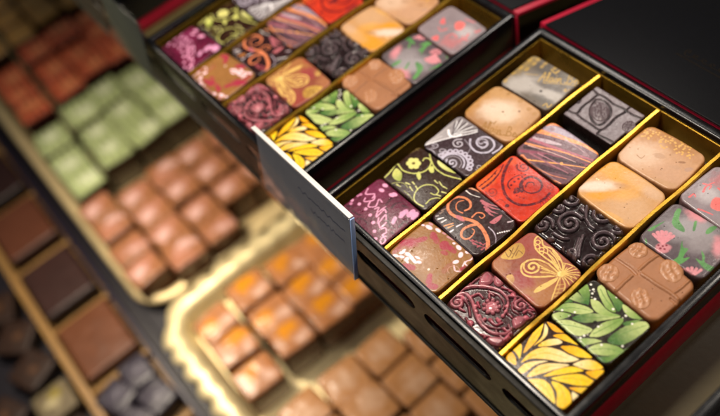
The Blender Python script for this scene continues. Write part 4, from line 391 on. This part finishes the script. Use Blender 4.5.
make_box(-10.75, -.05, 'black and red box edge just visible in the top left corner', inner=False, wb=-.75)
make_box(5.05, -.05, 'black box rim cut off at the bottom right corner', inner=False)
# faint gold lettering pressed into the near lid
ldm = [c for c in main.children if c.name.startswith('lid')][0]
bm = bmesh.new(); rnd = random.Random(3)
def fstroke(pts, w):
    for a, b in zip(pts[:-1], pts[1:]):
        a = Vector((a[0], a[1], .0325)); b = Vector((b[0], b[1], .0325)); d = (b-a).normalized(); s = Vector((-d.y, d.x, 0))*w
        bm.faces.new([bm.verts.new(q*W) for q in (a-s, b-s, b+s, a+s)])
fstroke([(1.45, .93), (2.75, .91)], .008)
for i in range(9):     # a line of looping script above the rule, too dim to read
    x_ = 1.5+i*.135; fstroke([(x_+.05*math.cos(a_*.7)+a_*.012, 1.08+(.09 if i in (0, 5) else .05)*math.sin(a_*.7)) for a_ in range(10)], .006)
bmobj('foil_rule', bm, mat('dull_gold_foil', '33281a', .35, metal=.6), ldm)

# ------------------------------------------------------------------ chocolates
NICE = {
 'plum': ('plum chocolate with pink zigzag print and dots', 'bonbon'), 'olive': ('dark chocolate with lime green vine and flower print', ''),
 'lace': ('dark chocolate with white lace rosette and fan print', ''), 'tan': ('rounded tan chocolate with gold script lettering', ''),
 'grey': ('grey marbled chocolate with gold script lettering', ''), 'floral': ('brown chocolate with crimson blotches and pink petals', ''),
 'swirl': ('dark chocolate with large orange scroll print', ''), 'red': ('red chocolate with dark spiral print', ''),
 'stripe': ('orange, pink and mauve striped chocolate', ''), 'block': ('glossy grey-brown block moulded with cocoa pods', ''),
 'relief': ('dark chocolate with raised pink scrollwork', ''), 'butterfly': ('red-brown chocolate with gold butterfly print', ''),
 'spiral': ('black chocolate with raised spirals', ''), 'amber': ('plain amber and tan marbled chocolate', ''),
 'dust': ('tan chocolate with a band of golden specks', ''), 'petal': ('yellow chocolate with dark-outlined petals', ''),
 'leaf': ('green chocolate with dark-outlined leaves', ''), 'milk': ('milk chocolate moulded with cocoa pods', ''),
 'rose': ('grey chocolate with pink flowers and green sprigs', ''), 'blush': ('pale grey chocolate with coral flowers', '')}
order = list(CHOC)
HT = .42
protos = {}
for n in order:
    cx, cy, w, h, rot, base, side, rough, mott = CHOC[n]
    kw = dict(r=.08, edge=.028, bulge=0.)
    if n in ('tan', 'amber', 'dust'): kw = dict(r=.1, edge=.036, bulge=.024, crown=.006)
    if n in ('rose', 'blush', 'floral', 'butterfly', 'swirl', 'stripe'): kw = dict(r=.09, edge=.032, bulge=.012)
    if n == 'block': kw = dict(r=.025, edge=.02, crown=0.)
    if n == 'milk': kw = dict(r=.1, edge=.05, bulge=.02)
    if n in ('relief', 'spiral'): kw = dict(r=.09, edge=.05, bulge=0.)
    top = 0.
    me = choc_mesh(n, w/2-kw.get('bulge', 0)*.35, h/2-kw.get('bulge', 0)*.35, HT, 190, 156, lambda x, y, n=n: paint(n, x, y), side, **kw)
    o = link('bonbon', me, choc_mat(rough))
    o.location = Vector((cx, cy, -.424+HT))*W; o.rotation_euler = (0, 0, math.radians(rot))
    for e in DES[n]:
        if e[0] == 'PODS':
            for i, (px, py, L_, w_, an) in enumerate(e[1]):
                pc = mat('pod_milk', 'a87550', .38, noise=.1, nscale=600, bump=.1) if n == 'milk' else mat('pod_dark', '5d5054', .3, noise=.1, nscale=600, bump=.1)
                pm = link('cocoa_pod', pod_mesh(L_, w_, None, i), pc, o)
                pm.location = Vector((px*1.05, py*1.05, .004))*W; pm.rotation_euler = (0, 0, math.radians(an))
    tag(o, NICE[n][0]+' in the sharp near box', 'chocolate', 'chocolates in the near box')
    protos[n] = o
lo = [['plum', 'olive', 'lace', 'tan', 'grey'], ['floral', 'swirl', 'stripe', 'red', 'block'], ['relief', 'butterfly', 'spiral', 'amber', 'dust'], ['petal', 'leaf', 'milk', 'rose', 'blush']]
rnd = random.Random(11)
for k, chn in enumerate(lo):
    for j, n in enumerate(chn):
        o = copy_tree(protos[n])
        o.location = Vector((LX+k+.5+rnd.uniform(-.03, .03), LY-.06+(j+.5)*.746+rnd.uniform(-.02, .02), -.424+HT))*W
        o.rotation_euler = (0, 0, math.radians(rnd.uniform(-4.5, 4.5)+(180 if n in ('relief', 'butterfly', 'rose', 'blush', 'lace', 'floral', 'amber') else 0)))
        tag(o, NICE[n][0]+' in the blurred left box', 'chocolate', 'chocolates in the blurred left box')

# ------------------------------------------------------------------ price holders clipped to the rail
def acrylic(name, tint):
    mt = bpy.data.materials.new(name); mt.use_nodes = True; N = mt.node_tree.nodes; LK = mt.node_tree.links
    N.remove(N['Principled BSDF']); out = N['Material Output']
    t = N.new('ShaderNodeBsdfTransparent'); t.inputs[0].default_value = (*tint, 1); g_ = N.new('ShaderNodeBsdfGlossy'); g_.inputs['Roughness'].default_value = .06
    f = N.new('ShaderNodeFresnel'); f.inputs['IOR'].default_value = 1.49; mx = N.new('ShaderNodeMixShader')
    n = N.new('ShaderNodeTexNoise'); n.inputs['Scale'].default_value = 90; bp_ = N.new('ShaderNodeBump'); bp_.inputs['Strength'].default_value = .03; bp_.inputs['Distance'].default_value = .001
    LK.new(n.outputs['Fac'], bp_.inputs['Height']); LK.new(bp_.outputs['Normal'], g_.inputs['Normal'])
    ge = N.new('ShaderNodeNewGeometry'); iv = N.new('ShaderNodeMath'); iv.operation = 'SUBTRACT'; iv.inputs[0].default_value = 1; LK.new(ge.outputs['Backfacing'], iv.inputs[1])
    ml = N.new('ShaderNodeMath'); ml.operation = 'MULTIPLY'; LK.new(f.outputs[0], ml.inputs[0]); LK.new(iv.outputs[0], ml.inputs[1]); LK.new(ml.outputs[0], mx.inputs[0]); LK.new(t.outputs[0], mx.inputs[1]); LK.new(g_.outputs[0], mx.inputs[2]); LK.new(mx.outputs[0], out.inputs['Surface'])
    return mt
M_acr = acrylic('clear_acrylic', (.93, .95, .97))
M_card = mat('grey_price_card', 'a09894', .5, noise=.12, nscale=80)
M_edge = mat('blue_acrylic_edge', 'a9c6f5', .15, trans=.15)
M_card2 = mat('pale_green_price_card', '36362a', .5, noise=.12, nscale=80)
def holder(x0, x1, label, card, edge):
    g = empty('price_holder', ((x0+x1)/2, -.3, .0)); g.rotation_euler = (math.radians(-11), 0, 0); hw = (x1-x0)/2
    box('card', -hw+.04, hw-.05, -.012, -.004, -.56, .52, card, g, bev=0)
    box('acrylic_front', -hw, hw, -.045, -.016, -.6, .56, M_acr, g, bev=.006)
    box('acrylic_back', -hw, hw, .0, .02, -.6, .6, M_acr, g, bev=.006)
    box('acrylic_edge', hw+.001, hw+.02, -.045, .02, -.6, .6, edge, g, bev=.004)
    if card is M_card: box('fold', -hw, hw, -.05, .02, .603, .625, mat('white_acrylic_fold', 'd8d4d0', .3), g, bev=.008)
    return tag(g, label, 'price holder', 'price holders on the shelf rail')
hn = holder(-1.45, .72, 'grey acrylic price holder with blue edge between the two boxes', M_card, M_edge)
V = []; F = []
for r_, (xa, xb, zc_) in enumerate(((-.1, .92, .2), (.15, .9, -.02))):     # two faint lines of print, too soft to read
    n = 60
    for i in range(n+1):
        t = i/n; x_ = xa+(xb-xa)*t; z_ = zc_+.03*math.sin(t*47+r_)*(.5+.5*math.sin(t*13))
        V += [(x_*W, -.0135*W, (z_-.012)*W), (x_*W, -.0135*W, (z_+.012)*W)]
        if i < n: b_ = len(V)-2; F.append((b_, b_+2, b_+3, b_+1))
me = bpy.data.meshes.new('print_line'); me.from_pydata(V, [], F); link('print_line', me, mat('faint_print', '6c6874', .6), hn, False)
holder(-6.3, -4.75, 'pale blurred price holder at the far end of the rail', M_card2, M_acr)

# ------------------------------------------------------------------ lower counter: gold trays
def tray(name, x0, x1, y0, y1, zf, rim_h, flare, mt, scallop=0., pitch=.42, label=''):
    cx, cy = (x0+x1)/2, (y0+y1)/2; hx, hy = (x1-x0)/2, (y1-y0)/2; r = .35
    pts = []   # outline of the floor, evenly stepped
    per = []
    def add(px, py, nx, ny): per.append((px, py, nx, ny))
    st = .035
    def side(ax, ay, bx, by, nx, ny):
        L_ = math.hypot(bx-ax, by-ay); n = max(2, int(L_/st))
        for i in range(n): t = i/n; add(ax+(bx-ax)*t, ay+(by-ay)*t, nx, ny)
    def corner(cx_, cy_, a0):
        n = 14
        for i in range(n): a = a0+math.pi/2*i/n; add(cx_+r*math.cos(a), cy_+r*math.sin(a), math.cos(a), math.sin(a))
    side(-hx+r, -hy, hx-r, -hy, 0, -1); corner(hx-r, -hy+r, -math.pi/2); side(hx, -hy+r, hx, hy-r, 1, 0); corner(hx-r, hy-r, 0)
    side(hx-r, hy, -hx+r, hy, 0, 1); corner(-hx+r, hy-r, math.pi/2); side(-hx, hy-r, -hx, -hy+r, -1, 0); corner(-hx+r, -hy+r, math.pi)
    prof = [(0, 0), (.06, .03), (.10, rim_h*.6), (.15, rim_h), (.15+flare*.4, rim_h+.02), (.15+flare*.8, rim_h-.01), (.15+flare, rim_h-.06)]
    V = []; F = []; n = len(per); s = 0; prev = None
    for i, (px, py, nx, ny) in enumerate(per):
        if prev: s += math.hypot(px-prev[0], py-prev[1])
        prev = (px, py); sc = abs(math.sin(math.pi*s/pitch))
        for j, (o_, z_) in enumerate(prof):
            k = max(0, (j-2)/(len(prof)-3)); oo = o_+scallop*k*(sc-.5); zz = z_+scallop*.12*k*(.5-sc)+.02*k*math.sin(s*3.1)
            V.append(((px+nx*oo)*W, (py+ny*oo)*W, zz*W))
    m_ = len(prof)
    for i in range(n):
        a, b = i*m_, ((i+1) % n)*m_
        for j in range(m_-1): F.append((a+j, b+j, b+j+1, a+j+1))
    g = empty(name, (cx, cy, zf))
    me = bpy.data.meshes.new('rim'); me.from_pydata(V, [], F); o = link('rim', me, mt, g)
    so = o.modifiers.new('t', 'SOLIDIFY'); so.thickness = .02*W; so.offset = 0
    fm = bpy.data.meshes.new('tray_base'); fm.from_pydata([(p[0]*W, p[1]*W, 0) for p in per], [], [tuple(range(n))])
    f = link('tray_base', fm, mt, g, False); so = f.modifiers.new('t', 'SOLIDIFY'); so.thickness = .03*W; so.offset = -1
    return tag(g, label, 'tray')
M_tray = mat('embossed_gold_board', 'f1deaa', .42, metal=.45, noise=.15, nscale=100, bump=.7, bscale=110)
M_tray2 = mat('plain_gold_board', 'dcc592', .42, metal=.35, noise=.12, nscale=80, bump=.3, bscale=120)
ZF = -3.70
_before = set(bpy.data.objects)
struct(box('lower_counter', -22, 8, -11, 6, -4.25, -4.05, M_lower, bev=.02))
struct(box('counter_step', -22, 6, -3.0, 6, -4.048, -3.735, M_lower, bev=.03))
tray('scalloped_tray', -2.45, 3.6, -2.5, .9, ZF, .4, .34, M_tray, .12, .42, 'scalloped pale gold tray carrying orange and caramel bonbons')
tray('gold_tray', -14, -3.35, -2.6, 1.0, ZF, .32, .18, M_tray2, 0, .5, 'plain gold tray carrying pink, green and red bonbons')

def spot_painter(base, spots, mott, seed, streak=0):
    def f(x, y):
        rgb = np.tile(np.array(lin(base)), (len(x), 1)); q = fbm(x, y, 6, seed)
        rgb *= (1+mott*2*(q-.5))[:, None]
        if streak:
            s_ = fbm(x*.5, y*.5+0*x, 4, seed+2)+.4*np.sin(y*38+6*fbm(x, y, 4, seed)); rgb *= (1+streak*(s_-.6))[:, None]
        for col, cx, cy, r in spots:
            t = np.clip(1.3-np.hypot(x-cx, (y-cy)*.8)/r+1.8*(fbm(x, y, 9, seed+5)-.5), 0, 1); rgb = rgb*(1-t[:, None])+np.array(lin(col))*t[:, None]
        return np.clip(rgb, 0, .95), .02*(fbm(x, y, 7, seed+9)-.5)+(.03*np.sin(y*38+6*fbm(x, y, 4, seed)) if streak else 0)
    return f
BH = .72
def bon(name, hx, hy, base, spots, side, mott=.25, seed=0, streak=0, rough=.25, bulge=.02, hgt=BH):
    return choc_mesh(name, hx, hy, hgt, 30, 26, spot_painter(base, spots, mott, seed, streak), side, r=.06, edge=.05, bulge=bulge*.5, crown=.015), choc_mat(rough)
rnd = random.Random(5)
ORD = ['first', 'second', 'third', 'fourth', 'fifth', 'sixth']
vary = []
def lay(name, variants, us, vs, labelf, group, z=ZF+.002, hgt=BH, jit=.025, cat='bonbon', rot=5):
    for ci, u in enumerate(us):
        for vi, v in enumerate(vs[ci] if isinstance(vs[0], (list, tuple)) else vs):
            me, mt = variants[rnd.randrange(len(variants))]
            o = link(name, me, mt); o.location = Vector((v+rnd.uniform(-jit, jit), u+rnd.uniform(-jit, jit), z+hgt))*W
            o.rotation_euler = (math.radians(rnd.uniform(-1.2, 1.2)), math.radians(rnd.uniform(-1.2, 1.2)), math.radians(rnd.uniform(-rot, rot)))
            k_ = rnd.uniform(.93, 1.02); kz = rnd.uniform(.88, 1.08); vary.append((o, k_, kz)); o.location.z = (z+hgt*kz)*W
            tag(o, labelf(ci, vi), cat, group)
orange = [bon('orange', .3, .35, 'b0754a', [('d98c14', sx, sy, .16), ('d9b09a', .14, .16, .12)], '5f351b', .2, i) for i, (sx, sy) in enumerate([(-.12, -.1), (-.1, .1), (.02, -.15), (-.15, 0)])]
lay('bonbon', orange, [-2.12, -1.3, -.56, .1], [[-1.78, -1.17, -.52], [-1.82, -1.22, -.63], [-1.82, -1.22, -.62], [-1.8, -1.2, -.6]],
    lambda c, v: 'orange-spotted bonbon, %s from the far end of column %s from the scalloped rim' % (ORD[v], ['one', 'two', 'three', 'four'][c]), 'orange bonbons in the scalloped tray')
car = [bon('caramel', .325, .36, 'bd8655', [('d2a684', sx, sy, .2)], '6e4022', .12, 20+i) for i, (sx, sy) in enumerate([(-.1, .1), (0, 0), (.1, .05)])]
lay('bonbon', car, [-1.95, -1.14, -.42, .32], [[.55, 1.2], [.6, 1.24, 1.9], [.6, 1.28, 1.96], [.95, 1.62, 2.3]],
    lambda c, v: 'plain caramel bonbon below the rail, %s of column %s' % (ORD[v], ['one', 'two', 'three', 'four'][c]), 'caramel bonbons in the scalloped tray')
pink = [bon('pink', .31, .345, '8f5f3e', [('a87058', sx, sy, .24), ('d0a8a0', sy, sx, .15)], '4c2b17', .2, 30+i) for i, (sx, sy) in enumerate([(.05, .1), (-.1, 0), (.1, -.05)])]
lay('bonbon', pink, [-2.45, -1.72, -1.02, -.32, .38], [[-5.55, -4.92, -4.3, -3.66], [-5.3, -4.66, -4.02, -3.4], [-5.3, -4.66, -4.02, -3.4], [-5.3, -4.66, -4.02], [-5.3, -4.66, -4.02]],
    lambda c, v: 'pink-dusted caramel bonbon, %s from the far end of column %s' % (ORD[v], ['one', 'two', 'three', 'four', 'five'][c]), 'pink bonbons in the gold tray')
green = [bon('green', .39, .36, 'a6b27c', [('d6dcb8', sx, sy, .18)], '2c1b10', .2, 40+i, .5) for i, (sx, sy) in enumerate([(.05, .1), (-.1, 0), (.15, .15), (.1, -.05)])]
lay('bonbon', green, [-2.3, -1.5, -.78, -.05, .68], [[-8.0, -7.2, -6.4], [-8.2, -7.42, -6.64], [-8.2, -7.42, -6.64], [-8.2, -7.42, -6.64], [-8.2, -7.42, -6.64]],
    lambda c, v: 'pale green streaked bonbon, %s from the far end of column %s' % (ORD[v], ['one', 'two', 'three', 'four', 'five'][c]), 'green bonbons in the gold tray')
redb = [bon('redb', .37, .37, 'c9613f', [('e09060', sx, sy, .2)], '26120e', .2, 50+i, .8) for i, (sx, sy) in enumerate([(.05, .1), (-.1, 0), (.1, -.05)])]
lay('bonbon', redb, [-2.2, -1.35, -.62, .1, .85], [[-10.6, -9.9, -9.2], [-10.9, -10.1, -9.35], [-10.9, -10.1, -9.35], [-10.9, -10.1, -9.35], [-10.9, -10.1, -9.35]],
    lambda c, v: 'rust red striped bonbon, %s from the far end of column %s' % (ORD[v], ['one', 'two', 'three', 'four', 'five'][c]), 'red bonbons in the gold tray')
brn = [bon('brn', .36, .34, 'c08c44', [('d0a058', .05, .05, .25)], '2c1a0e', .2, 60+i) for i in range(2)]
lay('bonbon', brn, [-2.2, -1.35, -.6, .15, .9], [[-13.4, -12.6, -11.8], [-13.6, -12.8, -12.0], [-13.6, -12.8, -12.0], [-13.6, -12.8, -12.0], [-13.6, -12.8, -12.0]],
    lambda c, v: 'golden brown bonbon in the top left corner, %s of column %s' % (ORD[v], ['one', 'two', 'three', 'four', 'five'][c]), 'golden brown bonbons at the far end')

# ------------------------------------------------------------------ compartment tray with large blocks
M_wood = mat('tan_compartment_card', '94703f', .5, noise=.15, nscale=70, bump=.15)
g = empty('compartment_tray', (-5.0, -3.85, -4.04)); Zc = 0
box('tray_base', -8, 6, -.72, .66, 0, .05, M_wood, g, bev=.01)
box('long_wall', -8, 6, .56, .66, .053, .34, mat('violet_black_card', '241d2e', .4), g, bev=.02); box('long_wall', -8, 6, -.78, -.62, .053, .36, M_wood, g, bev=.02)
edges = [-2.75+5, -1.2+5, -4.35+5, -6.1+5, -7.85+5, -9.6+5]
for e in edges: box('partition', e-.06, e+.06, -.615, .555, .053, .26, M_wood, g, bev=.015)
tag(g, 'tan compartment tray of large chocolate blocks along the lower left', 'tray')
def slab(v, base, side, label, seed, hx=.68, hy=.53, mott=.2, rough=.45):
    me, mt = bon('slab', hx, hy, base, [], side, mott, seed, 0, rough, .01, .42)
    o = link('chocolate_slab', me, mt); o.location = Vector((v, -3.88, -3.988+.42))*W; o.rotation_euler = (0, 0, math.radians(rnd.uniform(-3, 3)))
    tag(o, label, 'chocolate', 'blocks in the compartment tray')
slab(-3.52, '623820', '432615', 'large plain milk brown slab in the compartment tray', 71)
slab(-5.22, '35201c', '1d110f', 'dark brown slab in the compartment tray above the milk brown slab', 72)
slab(-6.98, '5a3322', '2c1811', 'reddish brown slab at the left edge of the compartment tray', 73)
slab(-8.7, '2a1816', '1a0f0d', 'darkest slab at the far end of the compartment tray', 74)
ms = [bon('mauve', .3, .26, '39343e', [('4b4552', .0, .05, .15)], '1d1820', .3, 80+i, 0, .35, .03, .4) for i in range(2)]
k = 0
for v, u in ((-2.4, -3.65), (-1.75, -3.6), (-2.25, -4.15), (-1.6, -4.12)):
    me, mt = ms[k % 2]; o = link('bonbon', me, mt); o.location = Vector((v, u, -3.988+.4))*W; o.rotation_euler = (0, 0, .2*k)
    tag(o, ['mauve-grey bonbon beside the milk brown slab, nearer the gold tray', 'mauve-grey bonbon next to the scalloped tray at the bottom edge', 'mauve-grey bonbon beside the milk brown slab, nearer the left edge', 'mauve-grey bonbon cut off by the bottom edge of the picture'][k], 'bonbon', 'mauve bonbons'); k += 1
# ------------------------------------------------------------------ dark front row
dk = [bon('truffle', .34, .34, '2e1c12', [('5a3a20', .05, .0, .1)], '1a100b', .3, 90, 0, .5, .03, .4)]
wt = [bon('truffle', .34, .34, '6e6148', [('b5a880', .0, .0, .14), ('8a7a2c', -.15, .1, .12)], '3a2a1c', .4, 95, 0, .5, .03, .4)]
for i, (v, u, vr, lb) in enumerate([(-3.0, -5.05, wt, 'pale cream topped truffle at the lower left'), (-3.9, -5.1, dk, 'dark truffle just above the cream topped truffle'), (-4.75, -5.05, dk, 'dark truffle at the left edge beside the compartment tray'), (-5.6, -5.1, dk, 'dark truffle highest along the left edge'), (-2.15, -5.1, dk, 'dark truffle at the bottom edge under the cream one'), (-3.4, -5.9, dk, 'dark truffle in the bottom left corner')]):
    me, mt = vr[0]; o = link('truffle', me, mt); o.location = Vector((v, u, -4.048+.4))*W; o.rotation_euler = (0, 0, .4*i); tag(o, lb, 'truffle', 'dark front row')
# the counter below the shelf: a larger module (pieces about 28 by 33 mm), some 17 cm below the shelf
LS, LOFF = 1.4, Vector((-2.405, .993, -3.359))*W
for o in set(bpy.data.objects)-_before:
    if o.parent is None: o.location = o.location*LS+LOFF; o.scale = (LS, LS, LS)
for o, k_, kz in vary: o.scale = (LS*k_, LS*k_, LS*kz)
print('objects', len(bpy.data.objects))
